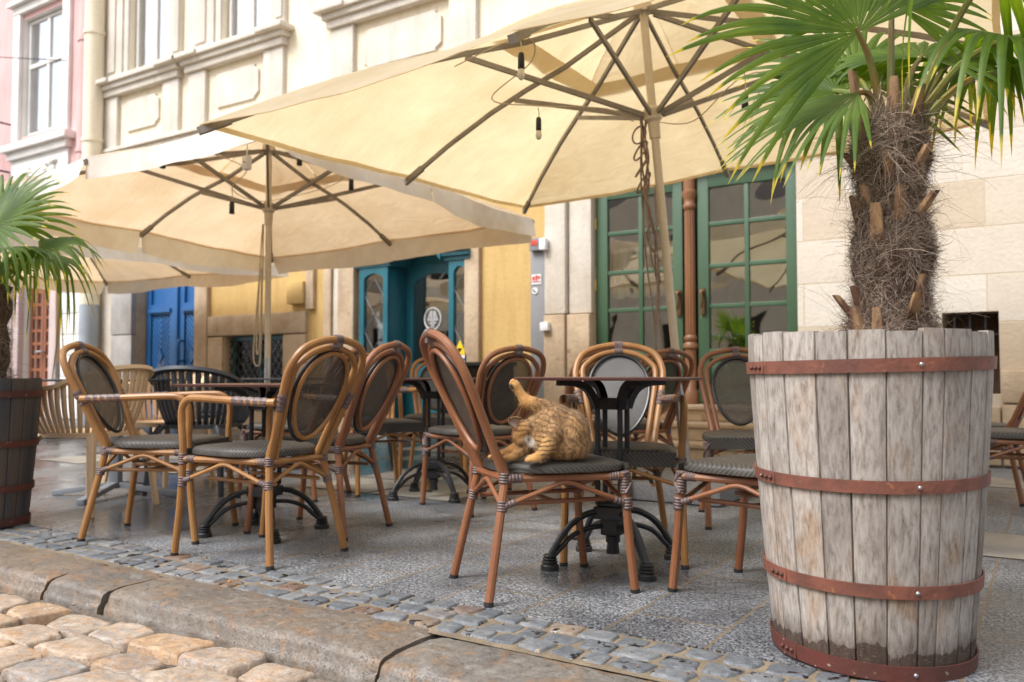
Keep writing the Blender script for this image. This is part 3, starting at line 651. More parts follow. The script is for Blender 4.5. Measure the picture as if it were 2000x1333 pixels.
# stickers and boxes on the duct
t = thing('wall_sticker', 'red and white square sticker on the grey duct', 'sticker', (-4.78, 7.915, 1.81)); o5 = (-4.78, 7.915, 1.81)
MB().box(-4.84, -4.72, 7.912, 7.918, 1.76, 1.87).build('sticker_panel', M['whitep'], t, off=o5)
w = MB(); 
for a, b, c, d in ((-4.83, -4.80, 1.81, 1.85), (-4.79, -4.765, 1.805, 1.86), (-4.757, -4.73, 1.82, 1.85), (-4.83, -4.73, 1.785, 1.795)): w.box(a, b, 7.907, 7.913, c, d)
w.build('print', M['red'], t, off=o5)
t = thing('round_sticker', 'round white sticker with a dark mark on the grey duct', 'sticker', (-4.81, 7.915, 1.69)); o5 = (-4.81, 7.915, 1.69)
MB().tube([(-4.80, 7.918, 1.69), (-4.80, 7.911, 1.69)], .038, 18).build('disc', M['whitep'], t, off=o5)
MB().tube(cr([(-4.82, 7.909, 1.705), (-4.805, 7.909, 1.685), (-4.79, 7.909, 1.68)], 3), .008, 6).build('mark', M['black'], t, off=o5)
w = MB().box(-4.84, -4.70, 7.86, 7.918, 2.13, 2.27); w.mi = 1; w.box(-4.82, -4.73, 7.854, 7.862, 2.18, 2.25); tag(w.build('junction_box', [M['duct'], M['red']], bevel=.006), 'grey junction box with a red and white label at the head of the duct', 'junction box')
w = MB().box(-4.68, -4.60, 7.80, 7.87, 2.12, 2.25); tag(w.build('wall_sensor', M['whitep'], bevel=.012), 'small white sensor on the stone pilaster beside the junction box', 'sensor')
w = MB().box(-4.67, -4.57, 7.80, 7.86, 1.24, 1.33); tag(w.build('socket_box', M['whitep'], bevel=.008), 'small white socket box low on the stone pilaster', 'socket')

# green double door with a fluted wooden half column between its leaves
gr, GO = yh, YO
def leaf(x0, x1, cols):
    w = MB(); Y0, Y1 = 8.04, 8.10; zr = [1.04, 1.443, 1.843, 2.262, 2.62]
    w.box(x0, cols[0][0], Y0, Y1, .49, 2.79); w.box(cols[1][1], x1, Y0, Y1, .49, 2.79); a, b = cols[0][0], cols[1][1]
    w.box(a, b, Y0, Y1, 2.63, 2.79); w.box(a, b, Y0, Y1, .49, .62); w.box(a, b, Y0, Y1, .92, 1.02)
    w.box(a, b, Y0 + .025, Y1 - .01, .62, .92); w.box(a + .06, b - .06, Y0 + .008, Y0 + .03, .67, .87)
    w.box(cols[0][1], cols[1][0], Y0 + .008, Y1 - .01, 1.02, 2.63)
    for z in zr[1:-1]:
        for (c, d) in cols: w.box(c, d, Y0 + .01, Y1 - .012, z - .022, z + .022)
    o = w.build('door_leaf', M['green'], gr, off=GO, bevel=.006); o['label'] = 'green glazed door leaf with eight panes'
    for (c, d) in cols: MB().box(c, d, 8.07, 8.074, 1.02, 2.63).build('pane', M['glass'], o, off=GO, smooth=False)
    return o
la = leaf(-4.10, -3.13, ((-3.972, -3.617), (-3.57, -3.235))); lb = leaf(-2.97, -2.0, ((-2.857, -2.50), (-2.455, -2.10)))
for (x, o) in ((-3.165, la), (-2.915, lb)):
    w = MB().box(x - .022, x + .022, 8.018, 8.041, 1.36, 1.62); w.tube(cr([(x, 8.03, 1.58), (x, 7.97, 1.58), (x + .015, 7.965, 1.5), (x, 7.975, 1.42)], 4), .014, 8); w.ell((x, 7.98, 1.585), (.03, .02, .02)); w.build('handle', M['bronze'], o, off=GO)
for z in (1.72, 2.38):
    MB().tube([(-4.106, 8.03, z - .06), (-4.106, 8.03, z + .06)], .013, 8).build('hinge', M['brass'], la, off=GO)
w = MB(); c0 = (-3.05, 8.04); KR = .80
def flut(r, n=14): return r
prof = [(.10, .47), (.10, .60), (.075, .62), (.075, 1.02), (.095, 1.03), (.095, 1.07), (.07, 1.09), (.085, 1.11), (.085, 1.14), (.066, 1.16)]
w.lathe([(r * KR, z) for r, z in prof], 24, c0)
N = 48; vs = []
for z in (1.16, 2.42):
    for k in range(N): a = 2 * math.pi * k / N; r = .053 - .009 * (1 if k % 4 in (0, 1) else 0); vs.append((c0[0] + r * math.cos(a), c0[1] + r * math.sin(a), z))
w.add(vs, [(k, (k + 1) % N, N + (k + 1) % N, N + k) for k in range(N)])
w.lathe([(r * KR, z) for r, z in [(.066, 2.42), (.085, 2.44), (.085, 2.47), (.07, 2.49), (.075, 2.53), (.095, 2.57), (.095, 2.61), (.078, 2.62), (.082, 2.80)]], 24, c0)
w.build('column', M['column'], gr, off=GO, ang=50)['label'] = 'brown fluted wooden half column between the green door leaves'
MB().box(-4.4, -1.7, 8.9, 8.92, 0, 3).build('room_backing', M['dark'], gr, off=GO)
w = MB()      # scalloped cloth behind the left leaf, modelled in place of an awning's reflection
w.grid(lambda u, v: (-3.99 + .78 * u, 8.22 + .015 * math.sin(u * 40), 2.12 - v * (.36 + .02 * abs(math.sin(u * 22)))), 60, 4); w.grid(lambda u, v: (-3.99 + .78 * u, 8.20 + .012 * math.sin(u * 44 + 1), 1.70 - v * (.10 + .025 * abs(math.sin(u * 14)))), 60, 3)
w.build('pane_backing', M['canvas'], gr, off=GO)
# steps up to the green door
s1, o5 = yh, YO
for k, (y0, z0, z1) in enumerate(((7.05, 0, .16), (7.36, .16, .32), (7.67, .32, .47))):
    MB().box(-4.3 + .02 * k, -1.85 - .02 * k, y0, 7.995, z0 + (.003 if k else 0), z1 - .04).box(-4.33 + .02 * k, -1.82 - .02 * k, y0 - .03, 7.99, z1 - .04, z1).build('step', M['stone'], s1, off=o5, bevel=.012)

# ------------------------------------------------------------------ parasols
def parasol(label, b, lean, yaw, s, he, ha, hh, cm, val=None, open_corner=True, seed=1, cable=True, edges=(0, 1, 2, 3)):
    rr = random.Random(seed); t = thing('parasol', label, 'parasol', (b[0], b[1], 0), 0, 'cream parasols over the terrace'); off = (b[0], b[1], 0)
    n = Vector((lean[0], lean[1], 1)).normalized(); e1 = Vector((math.cos(yaw), math.sin(yaw), 0)); e1 = (e1 - n * e1.dot(n)).normalized(); e2 = n.cross(e1); B = Vector(off)
    L = lambda x, y, z: B + e1 * x + e2 * y + n * z
    dirs = [(1, 1), (0, 1), (-1, 1), (-1, 0), (-1, -1), (0, -1), (1, -1), (1, 0)]
    def surf(x, y, za, q):      # roof height over the square, between rib lines the cloth hangs a little
        m = max(abs(x), abs(y)); return za
    def canopy(r0, r1, z0, z1, sag, w, nr=10, na=6, wav=0., ua=0., dz=0.):
        for k in range(8):
            d0, d1 = dirs[k], dirs[(k + 1) % 8]; ph = k * 1.37 + seed
            def fn(u, v):
                u = ua + (1 - ua) * u; r = r0 + (r1 - r0) * u; x = (d0[0] + (d1[0] - d0[0]) * v) * r; y = (d0[1] + (d1[1] - d0[1]) * v) * r
                tt = (r - r0) / max(r1 - r0, 1e-6); z = z0 + (z1 - z0) * tt + .06 * math.sin(tt * math.pi) * s / 1.9
                bl = math.sin(math.pi * v); z -= sag * bl * (.25 + .75 * tt) ** 1.2
                sh = 1 - .025 * bl * tt          # edges pull in between ribs
                z += .016 * bl * nz(x * 2.2 + ph, y * 2.2) + .005 * nz(x * 6 + ph, y * 6) * min(1, 4 * v * (1 - v) + .1) + wav * math.sin(v * 9 + ph) * tt
                return L(x * sh, y * sh, z + dz)
            w.grid(fn, nr, na)
    w = MB(); rv = s * .30
    zf = lambda r: ha - .05 + (he - ha + .05) * r / s
    canopy(rv, s, zf(rv), he, .035, w, 24, 16); c = w.build('canopy', cm, t, off=off, ang=60); w = MB(); canopy(rv, s, zf(rv), he, .035, w, 1, 16, 0., .975, -.004); w.build('hem', cm, c, off=off, ang=60)
    w = MB(); canopy(.02, rv * 1.28, ha + .02, zf(rv * 1.28) + .05, .02, w, 8, 8, .018); w.build('vent_cap', cm, t, off=off, ang=60)
    if val:
        w = MB()
        for k in range(8):
            if val[k] == 0: continue
            d0, d1 = dirs[k], dirs[(k + 1) % 8]; ph = rr.uniform(0, 9)
            def fn(u, v):
                x = (d0[0] + (d1[0] - d0[0]) * u) * s; y = (d0[1] + (d1[1] - d0[1]) * u) * s
                bl = math.sin(math.pi * u); sh = 1 - .025 * bl; o = .03 * v * math.sin(u * 7 + ph) + .012 * v * math.sin(u * 19 + ph)
                gap = .05 * v * (1 if (abs(d0[0]) + abs(d0[1]) == 2 and u < .1) or (abs(d1[0]) + abs(d1[1]) == 2 and u > .9) else 0)
                nx, ny = (d0[0] + d1[0]) / 2, (d0[1] + d1[1]) / 2; m = max(abs(nx), abs(ny)); ax = 1 if abs(nx) > abs(ny) else 0
                ox = (math.copysign(1, nx) * (o + .02 * v)) if ax else 0; oy = 0 if ax else math.copysign(1, ny) * (o + .02 * v)
                xx = x * sh + ox; yy = y * sh + oy
                if ax: yy -= math.copysign(gap, yy)
                else: xx -= math.copysign(gap, xx)
                return L(xx, yy, he - .035 * bl + .005) - Vector((0, 0, abs(val[k]) * v * (1 + .10 * math.sin(u * 5 + ph))))
            w.grid(fn, 24, 5)
        w.build('valance', M['valance'], t, off=off, ang=70)
    for k, d in enumerate(dirs):
        zz = lambda r: zf(r) - .035 + .05 * math.sin(math.pi * max(0, (r - rv) / (s - rv))) * (1 if r > rv else 0)
        pts = [L(d[0] * r, d[1] * r, zz(r)) for r in (.05, rv * .5, rv, s * .45, s * .6, s * .8, s * .995)]
        o = MB().tube(pts, 1, sq=(.0145, .0095), up0=n).build('rib', M['rib'], t, off=off, smooth=False)
        mid = .50 if abs(d[0]) + abs(d[1]) == 1 else .44
        p1 = L(d[0] * s * mid, d[1] * s * mid, zz(s * mid) - .02); p0 = L(d[0] * .05, d[1] * .05, hh)
        MB().tube([p0, p1], 1, sq=(.0155, .009), up0=n).build('strut', M['rib'], o, off=off, smooth=False)
        tip = MB().tube([pts[-1] - (pts[-1] - pts[-2]).normalized() * .16, pts[-1] + (pts[-1] - pts[-2]).normalized() * .02], 1, sq=(.020, .016), up0=n).build('rib_pocket', M['rib'], o, off=off, smooth=False)
    w = MB(); w.tube([L(0, 0, .9), L(0, 0, ha)], .026, 14); w.build('pole', M['pole'], t, off=off)
    w = MB(); w.tube([L(0, 0, .02), L(0, 0, .62)], .031, 14); w.tube([L(0, 0, .60), L(0, 0, .91)], .027, 14); w.tube([L(0, 0, .60), L(0, 0, .64)], .038, 14); w.build('lower_pole', M['steel'], t, off=off)
    w = MB(); w.tube([L(0, 0, hh - .05), L(0, 0, hh - .03), L(0, 0, hh + .03), L(0, 0, hh + .05)], [.036, .055, .058, .040], 14); w.tube([L(0, 0, hh - .15), L(0, 0, hh - .05)], [.034, .038], 14); w.build('hub', M['pole'], t, off=off); MB().tube([L(0, 0, ha - .10), L(0, 0, ha + .03)], [.06, .05], 14).build('top_hub', M['pole'], t, off=off)
    MB().box(b[0] - .30, b[0] + .30, b[1] - .30, b[1] + .30, 0.006, .11).build('base_slab', M['slab'], t, off=off, bevel=.012)
    return t, L
M['slab'] = simple('granite_slab', (.26, .26, .26), .6, (.17, .17, .18), 60, 160, .3, .003)
P1, L1 = parasol('large cream parasol with leaning pole over the table where the cat sits', (-1.918, 5.006), (-.066, -.064), .084, 1.9, 2.349, 3.148, 2.401, M['canvas'], None, seed=1)
P2, L2 = parasol('cream parasol with drooping valance in the middle of the parasol row', (-5.75, 5.0), (-.042, .030), .054, 1.74, 2.255, 2.86, 2.25, M['canvas2'], [.20, .20, .20, .20, .17, .17, .20, .20], seed=4)
P3, L3 = parasol('cream parasol beyond the middle one, reaching to the blue door', (-10.35, 5.70), (.0, -.015), .04, 1.95, 2.175, 2.85, 2.30, M['canvas2'], [.17] * 8, seed=9)

# ropes on the poles
def rope(name, label, pts_list, r, m, cat='rope'):
    w = MB()
    for pts in pts_list: w.tube(cr(pts, 6), r, 6)
    return tag(w.build(name, M[m]), label, cat)
def Lp(L, x, y, z): return L(x, y, z)
pl = []
for k in range(5):
    rr = random.Random(20 + k); pl.append([L1(-.07 + rr.uniform(-.02, .02), -.03 + rr.uniform(-.03, .03), 2.38 - q * (.12 + .03 * k)) + Vector((rr.uniform(-.018, .018), 0, 0)) for q in range(7)])
pl.append([L1(-.06, -.04, 2.4), L1(-.10, -.05, 2.0), L1(-.115, -.05, 1.5), L1(-.10, -.05, 1.05), L1(-.12, -.06, .72)])
pl.append([L1(-.02, -.04, 1.95), L1(-.04, -.05, 1.5), L1(-.085, -.06, 1.1), L1(-.12, -.06, .80), L1(-.125, -.06, .60)])
for k in range(4):
    c = L1(-.085, -.05, 2.28 - .1 * k); pl.append([c + Vector((.045 * math.cos(a), .02 * math.sin(a), .06 * math.sin(a + .6 * k))) for a in [q * .7 for q in range(9)]])
rope('rope', 'tangled grey rope hanging down the leaning parasol pole', pl, .006, 'rope')
rope('rope', 'looped beige rope hanging on the pole of the middle parasol', [[L2(-.03, -.04, 2.1), L2(-.05, -.05, 1.7), L2(-.10, -.05, 1.2), L2(-.12, -.05, .92), L2(-.07, -.05, .84), L2(-.045, -.04, .95), L2(-.03, -.04, 1.5), L2(-.03, -.03, 2.1)], [L2(-.03, -.05, 2.0), L2(-.06, -.05, 1.5), L2(-.085, -.05, 1.02), L2(-.06, -.05, .96), L2(-.04, -.05, 1.2), L2(-.03, -.05, 1.7)]], .006, 'cord')
rope('rope', 'slack grey rope beside the thin pole of the far parasol', [[L3(.05, -.03, 2.2), L3(.10, -.03, 1.8), L3(.05, -.03, 1.3), L3(-.06, -.03, .7)], [L3(.06, -.03, 2.2), L3(.13, -.03, 1.5), L3(.18, -.03, .8)]], .007, 'rope')

# string light bulbs under the canopies
def bulb(label, p, top, m='bulb', on=True, sc=1.):
    t = thing('hanging_bulb', label, 'light bulb', p, 0, 'bulbs of the string lights'); x, y, z = p
    w = MB(); w.lathe([(.004, .045), (.012, .044), (.0155, .03), (.0165, -.03), (.014, -.034), (.0, -.034)], 12); w.build('socket', M['black'], t)
    if on: MB().lathe([(.012, -.030), (.0165, -.045), (.018, -.062), (.014, -.078), (.006, -.085), (0, -.086)], 12).build('bulb', M[m], t)
    MB().tube(cr([(0, 0, .04), (.003, 0, (top - z) * .6), (-.004, 0, top - z)], 4), .003, 5).build('cord', M['cord'], t)
    t.scale = (sc,) * 3; return t
def cable(label, pts, r=.0035):
    return tag(MB().tube(cr(pts, 6), r, 5).build('light_cable', M['cord']), label, 'cable', 'cables of the string lights')
for lab, p, top, on, sc in (('black bulb holder with frosted bulb, largest and highest, under the leaning parasol', (-2.047, 3.255, 2.212), 2.32, True, .98),
        ('black bulb holder with frosted bulb below the second rib of the leaning parasol', (-2.341, 3.902, 2.128), 2.23, True, .95),
        ('black bulb holder half hidden by palm leaves under the leaning parasol', (-1.388, 4.51, 2.254), 2.40, False, 1.2),
        ('black bulb holder nearest the front rim of the middle parasol', (-5.317, 3.644, 2.277), 2.39, False, 1.25),
        ('black bulb holder beside the wavy vent of the middle parasol', (-4.72, 4.381, 2.372), 2.47, False, 1.25),
        ('black bulb holder on the ribs of the middle parasol facing the shop door', (-4.608, 4.817, 2.252), 2.39, False, 1.25),
        ('black bulb holder hanging lowest beside the middle parasol pole', (-5.40, 4.315, 2.067), 2.21, False, 1.25)):
    bulb(lab, p, top, on=on, sc=sc)
cable('thin cable looping between the ribs of the leaning parasol', [L1(-.85, -.95, 2.66), (-2.047, 3.255, 2.33), (-2.20, 3.6, 2.36), (-2.55, 3.75, 2.27), (-2.341, 3.902, 2.235), (-2.1, 4.25, 2.27), L1(-.1, -.1, 2.36)])
cable('thin cable sagging behind the palm leaves under the leaning parasol', [L1(.05, -.06, 2.33), (-1.75, 4.7, 2.26), (-1.388, 4.51, 2.40), (-1.1, 4.7, 2.42), L1(1.0, .2, 2.5)])
cable('thin cable sagging under the middle parasol', [(-6.4, 3.9, 2.40), (-5.317, 3.644, 2.40), (-5.0, 4.1, 2.30), (-5.40, 4.315, 2.22), L2(0, -.05, 2.3), (-4.9, 4.9, 2.30), (-4.608, 4.817, 2.40), (-4.3, 4.9, 2.42)])
t = thing('plug_adapter', 'white plug adapter hanging on a cord under the middle parasol', 'adapter', (-4.492, 3.705, 2.176)); 
MB().box(-.028, .028, -.02, .02, -.05, .045).build('adapter_body', M['whitep'], t, bevel=.008); MB().tube([(0, 0, .04), (.004, 0, .17)], .004, 6).build('cord', M['whitep'], t); MB().ell((0, -.021, .0), (.006, .003, .006)).build('socket_hole', M['black'], t)

# ------------------------------------------------------------------ bistro tables with cast iron bases
def make_table(hz, half, rz):
    t = thing('bistro_table', '-', 'table', (0, 0, 0), rz, 'bistro tables with cast iron bases')
    MB().box(-half, half, -half, half, hz - .013, hz).build('table_top', M['top'], t, bevel=.004)
    w = MB()      # lower casting and the cage of four rods
    w.box(-.062, .062, -.062, .062, .185, .235); w.box(-.05, .05, -.05, .05, .235, .25); w.box(-.04, .04, -.04, .04, .12, .186)
    for a in (1, -1):
        for b in (1, -1): w.tube([(a * .047, b * .047, .24), (a * .047, b * .047, .64)], .0115, 8); w.tube([(a * .047, b * .047, .64), (a * .047, b * .047, .665)], .017, 8)
    w.box(-.06, .06, -.06, .06, hz - .13, hz - .085)
    w.build('column', M['iron'], t, bevel=.006)
    w = MB().tube([(0, 0, .115), (0, 0, .045)], [.022, .028], 10); w.tube([(0, 0, .115), (0, 0, .09)], .03, 10); w.build('levelling_foot', M['rubber'], t)
    w = MB()
    for k in range(4):
        a = k * math.pi / 2 + math.pi / 4; c, s = math.cos(a), math.sin(a)
        pt = cr([(.07, hz - .125), (.09, hz - .09), (.12, hz - .05), (.17, hz - .024), (.25, hz - .018)], 5)if 0 else cr([(.07, 0, hz - .125), (.085, 0, hz - .085), (.115, 0, hz - .045), (.165, 0, hz - .024), (.24, 0, hz - .020)], 5)
        w.tube([(p.x * c, p.x * s, p.z) for p in pt], 1, sq=(.014, .016), up0=(0, 0, 1))
    w.build('top_bracket', M['iron'], t)
    for k in range(4):
        a = k * math.pi / 2 + math.pi / 4; c, s = math.cos(a), math.sin(a); w = MB()
        for pr, rad in (([(.05, .215), (.12, .205), (.19, .165), (.245, .10), (.272, .055)], .0135), ([(.045, .155), (.11, .15), (.18, .125), (.235, .075), (.262, .05)], .0105)):
            w.tube([(p.x * c, p.x * s, p.z) for p in cr([(x, 0, z) for x, z in pr], 5)], rad, 8)
        f = w.build('leg', M['iron'], t)
        pf = [(.020, .062), (.027, .055), (.022, .050), (.030, .044), (.025, .038), (.033, .032), (.028, .026), (.036, .018), (.036, 0), (0, 0)]
        MB().lathe([(0, .064)] + pf, 14, (.275 * c, .275 * s)).build('rubber_foot', M['rubber'], f)
    return t
T0 = make_table(.752, .30, R(8)); T0.location = (-1.505, 3.085, 0); T0['label'] = 'square bistro table over the cat, thin red-brown top on black cast iron base'
T0.scale = (1, 1, 1)
def table_copy(x, y, rz, label, dz=1.):
    t = copy_tree(T0); t.location = (x, y, 0); t.rotation_euler.z = rz; t.scale = (1, 1, dz); t['label'] = label
table_copy(-3.22, 2.79, R(12), 'square bistro table between the two golden armchairs near the kerb', .955)
table_copy(-3.27, 4.17, R(20), 'square bistro table in the middle behind the cat chair, among reddish chairs', .985)
table_copy(-.62, 3.95, R(10), 'square bistro table mostly hidden behind the large barrel planter', 1.012)

# ------------------------------------------------------------------ bamboo-look bistro chairs (face +X)
def wrap(mb, a, b, r, n=5):
    a, b = Vector(a), Vector(b); P = []; rs = []
    for i in range(n * 4 + 1):
        P.append(a + (b - a) * i / (n * 4)); rs.append(r + .0028 * abs(math.sin(math.pi * i / 4)))
    mb.tube(P, rs, 10)
def bnd(par, q):
    w = MB(); wrap(w, *q); return w.build('binding', M['bind'], par)
def make_chair(arms, fm, mm):
    t = thing('bistro_chair', '-', 'chair'); fm = M[fm]
    lean = lambda z: -.195 - (z - .42) * .44 - max(0, z - .6) ** 2 * .12
    def arch(hw, top, fx=0., z0=.42):
        k = [(z0, hw[0]), (.50, hw[1]), (.60, hw[2]), (.70, hw[3]), (.78, hw[4]), (top - .055, hw[5]), (top - .018, hw[6]), (top, 0)]
        pts = [(lean(z) + fx, y, z) for z, y in k]; return cr(pts + [(x, -y, z) for x, y, z in pts[-2::-1]], 6)
    MB().tube(arch((.148, .160, .178, .196, .204, .178, .115), .905), .0155, 10).build('backrest_frame', fm, t)
    MB().tube(arch((.116, .128, .146, .163, .170, .148, .092), .872, .006), .0135, 10).build('inner_frame', fm, t)
    def oval(sx, sz, fx=0.):
        out = []
        for k in range(40):
            a = 2 * math.pi * k / 40; z = .672 + sz * math.sin(a); y = sx * math.cos(a) * (1 + .16 * math.sin(a)); out.append((lean(z) + fx, y, z))
        return out
    p = MB(); ov = oval(.130, .176); cx = (lean(.672), 0, .672); p.add([cx] + [(x * .5 + cx[0] * .5, y * .5, z * .5 + .336) for x, y, z in ov] + ov, [(0, 1 + k, 1 + (k + 1) % 40) for k in range(40)] + [(1 + k, 41 + k, 41 + (k + 1) % 40, 1 + (k + 1) % 40) for k in range(40)])
    pan = p.build('backrest_panel', M[mm], t)
    MB().tube(oval(.137, .184, .006), .0085, 8, closed=True).build('piping', M['pipe'], pan)
    MB().tube(oval(.128, .174, -.012), .0095, 8, closed=True).build('rear_ring', fm, pan)
    # woven seat: squared folded front, rounded back
    o = []; F = .248; Bk = -.205; n = 44
    def edge(a):
        c, s_ = math.cos(a), math.sin(a); ex = 7. if c > 0 else 2.7
        k = (abs(c) ** ex + abs(s_) ** ex) ** (-1 / ex); x, y = c * k, s_ * k
        return (x * F if x > 0 else x * -Bk, y * (.222 if x > 0 else .222 - .045 * (-x) ** 1.5))
    rings = [(0, .470), (.5, .468), (.86, .463), (.96, .457), (1., .446), (1.0, .428), (.96, .424), (0, .424)]
    w = MB(); vs = []
    for f, z in rings:
        for k in range(n): x, y = edge(2 * math.pi * k / n); vs.append((x * f, y * f, z))
    w.add(vs, [(i * n + k, (i + 1) * n + k, (i + 1) * n + (k + 1) % n, i * n + (k + 1) % n) for i in range(len(rings) - 1) for k in range(n)])
    w.box(.2435, .2515, -.208, .208, .392, .450)
    w.build('seat', M['seat'], t, ang=50)
    yb, yf = .155, (.214 if not arms else .232); w = MB()
    for s in (1, -1): w.tube([(-.195, s * yb, .408), (.225, s * yf, .408)], .0135, 8)
    w.tube([(.222, -yf, .404), (.222, yf, .404)], .0125, 8); w.tube([(-.195, -yb, .408), (-.195, yb, .408)], .0125, 8); w.build('seat_rail', fm, t)
    w = MB()
    def brace(a, b, zt):
        m = [(a[i] + b[i]) / 2 for i in range(3)]; q = lambda u, z: (a[0] + (b[0] - a[0]) * u, a[1] + (b[1] - a[1]) * u, z)
        w.tube([a, q(.36, zt - .018), q(.44, zt - .004), q(.5, zt), q(.56, zt - .004), q(.64, zt - .018), b], .0085, 8)
    for s in (1, -1): brace((-.208, s * .172, .315), (.235, s * yf, .315), .392)
    brace((.235, -yf, .315), (.235, yf, .315), .385); brace((-.208, -.172, .315), (-.208, .172, .315), .392)
    for s in (1, -1): w.tube([(-.20, s * .12, .318), (.22, s * .12, .318)], .0085, 8)
    w.tube([(0, -.12, .318), (0, .12, .318)], .0085, 8)
    w.build('stretcher', fm, t)
    for s in (1, -1):
        l = MB().tube(cr([(-.268, s * .208, .012), (-.228, s * .180, .22), (-.205, s * .160, .34), (-.193, s * .150, .43), (lean(.50), s * .159, .50)], 5), .0155, 10); lo = l.build('leg', fm, t)
        MB().tube([(-.270, s * .2095, 0), (-.268, s * .208, .014)], .0172, 10).build('foot_cap', M['rubber'], lo)
        if arms: fp = [(.275, s * .238, .012), (.252, s * .234, .2), (.238, s * .232, .40), (.236, s * .236, .50)]
        else: fp = [(.268, s * .212, .012), (.246, s * .212, .2), (.228, s * .210, .418)]
        lo = MB().tube(cr(fp, 5), .0155, 10).build('leg', fm, t)
        MB().tube([(fp[0][0] + .002, fp[0][1], 0), (fp[0][0], fp[0][1], .014)], .0172, 10).build('foot_cap', M['rubber'], lo)
        if arms:
            ar = cr([(.236, s * .236, .49), (.240, s * .240, .57), (.232, s * .243, .625), (.196, s * .244, .657), (.14, s * .243, .664), (-.05, s * .238, .658), (-.20, s * .222, .652), (lean(.652) + .012, s * .205, .652)], 6)
            ao = MB().tube(ar, .0155, 10).build('armrest', fm, t)
            bnd(ao, (ar[-12], ar[-4], .0165, 5)); bnd(ao, ((lean(.69), s * .195, .685), (lean(.62), s * .181, .62), .0168, 4))
        for q in (((-.196, s * .153, .392), (-.194, s * .152, .428), .0175, 4), ((-.209, s * .167, .298), (-.205, s * .162, .334), .0172, 4), ((-.185, s * .157, .408), (-.135, s * .162, .408), .0145, 4), ((-.2, s * .172, .318), (-.165, s * .176, .331), .0105, 3),
                ((.240, s * yf, .292), (.2375, s * yf, .334), .0172, 4), ((.228, s * yf, .318), (.19, s * (yf - .004), .328), .0105, 3), ((.21, s * (yf - .004), .408), (.17, s * (yf - .01), .408), .0145, 4)): bnd(t, q)
        if arms: bnd(t, ((.2375, s * .2325, .385), (.2375, s * .2335, .432), .0175, 5))
        else:
            bnd(t, ((.234, s * .2105, .345), (.2285, s * .210, .424), .0175, 8))
            for q in ([(.22, s * .228, .42), (.245, s * .222, .39), (.25, s * .20, .35)], [(.25, s * .20, .42), (.248, s * .222, .385), (.225, s * .228, .35)]): MB().tube(cr(q, 4), .006, 6).build('binding', M['bind'], t)
    w = MB(); w.box(lean(.905) - .012, lean(.905) + .022, -.018, .018, .872, .905); w.build('binding', M['bind'], t); bnd(t, ((lean(.905), -.020, .905), (lean(.905), .020, .905), .0172, 5)); bnd(t, ((lean(.872) + .006, -.020, .872), (lean(.872) + .006, .020, .872), .0152, 5))
    return t
GA = 'golden bistro armchairs'; GR = 'reddish bistro chairs'
protos = {}
def chair(kind, x, y, deg, label, s=1.):
    if kind not in protos:
        protos[kind] = make_chair(*{'a': (True, 'gold', 'mesh'), 'g': (True, 'gold', 'meshg'), 'r': (False, 'redb', 'mesh')}[kind]); t = protos[kind]
    else: t = copy_tree(protos[kind])
    t.location = (x, y, 0); t.rotation_euler = (0, 0, R(deg)); t['label'] = label; t['group'] = GR if kind == 'r' else GA; return t
chair('a', -3.62, 2.50, 30, 'golden bamboo armchair nearest the dark barrel, facing the table by the kerb')
chair('a', -2.86, 2.475, 181, 'golden bamboo armchair seen from behind, its legs on the grey setts')
chair('r', -3.05, 2.99, 192, 'reddish armless chair directly behind the golden armchair on the setts')
chair('r', -1.578, 2.644, 52.6, 'reddish armless chair on which the tabby cat sits')
chair('g', -1.57, 3.305, -63, 'golden armchair with grey mesh back facing the viewer behind the cat table')
chair('r', -.83, 2.955, 166, 'reddish armless chair by the cat table, its back behind the barrel')
chair('r', -2.80, 3.98, 157, 'reddish armless chair just behind the raised leg of the cat')
chair('r', -2.72, 4.80, 160, 'reddish chair second behind the cat, next to the grey duct')
chair('r', -2.30, 4.98, 150, 'reddish chair half hidden by the golden armchair and the cat table')
chair('a', -3.78, 4.25, -30, 'golden armchair partly hidden by a reddish chair, beside the middle table')
chair('a', -3.95, 5.05, -55, 'golden armchair beyond the middle table, below the shop door')
chair('r', -1.36, 4.36, -66, 'reddish armless chair facing the viewer in front of the door steps')
chair('r', -.12, 5.35, 188, 'reddish chair cut off by the photo edge beside the large barrel')
chair('r', -.42, 5.95, 176, 'reddish chair peeping out behind the one cut off by the photo edge')
chair('r', -4.05, 3.75, 195, 'small reddish chair peeping out behind the rear golden armchair')
chair('r', -1.05, 5.35, -80, 'reddish chair furthest back by the steps, only its seat showing')

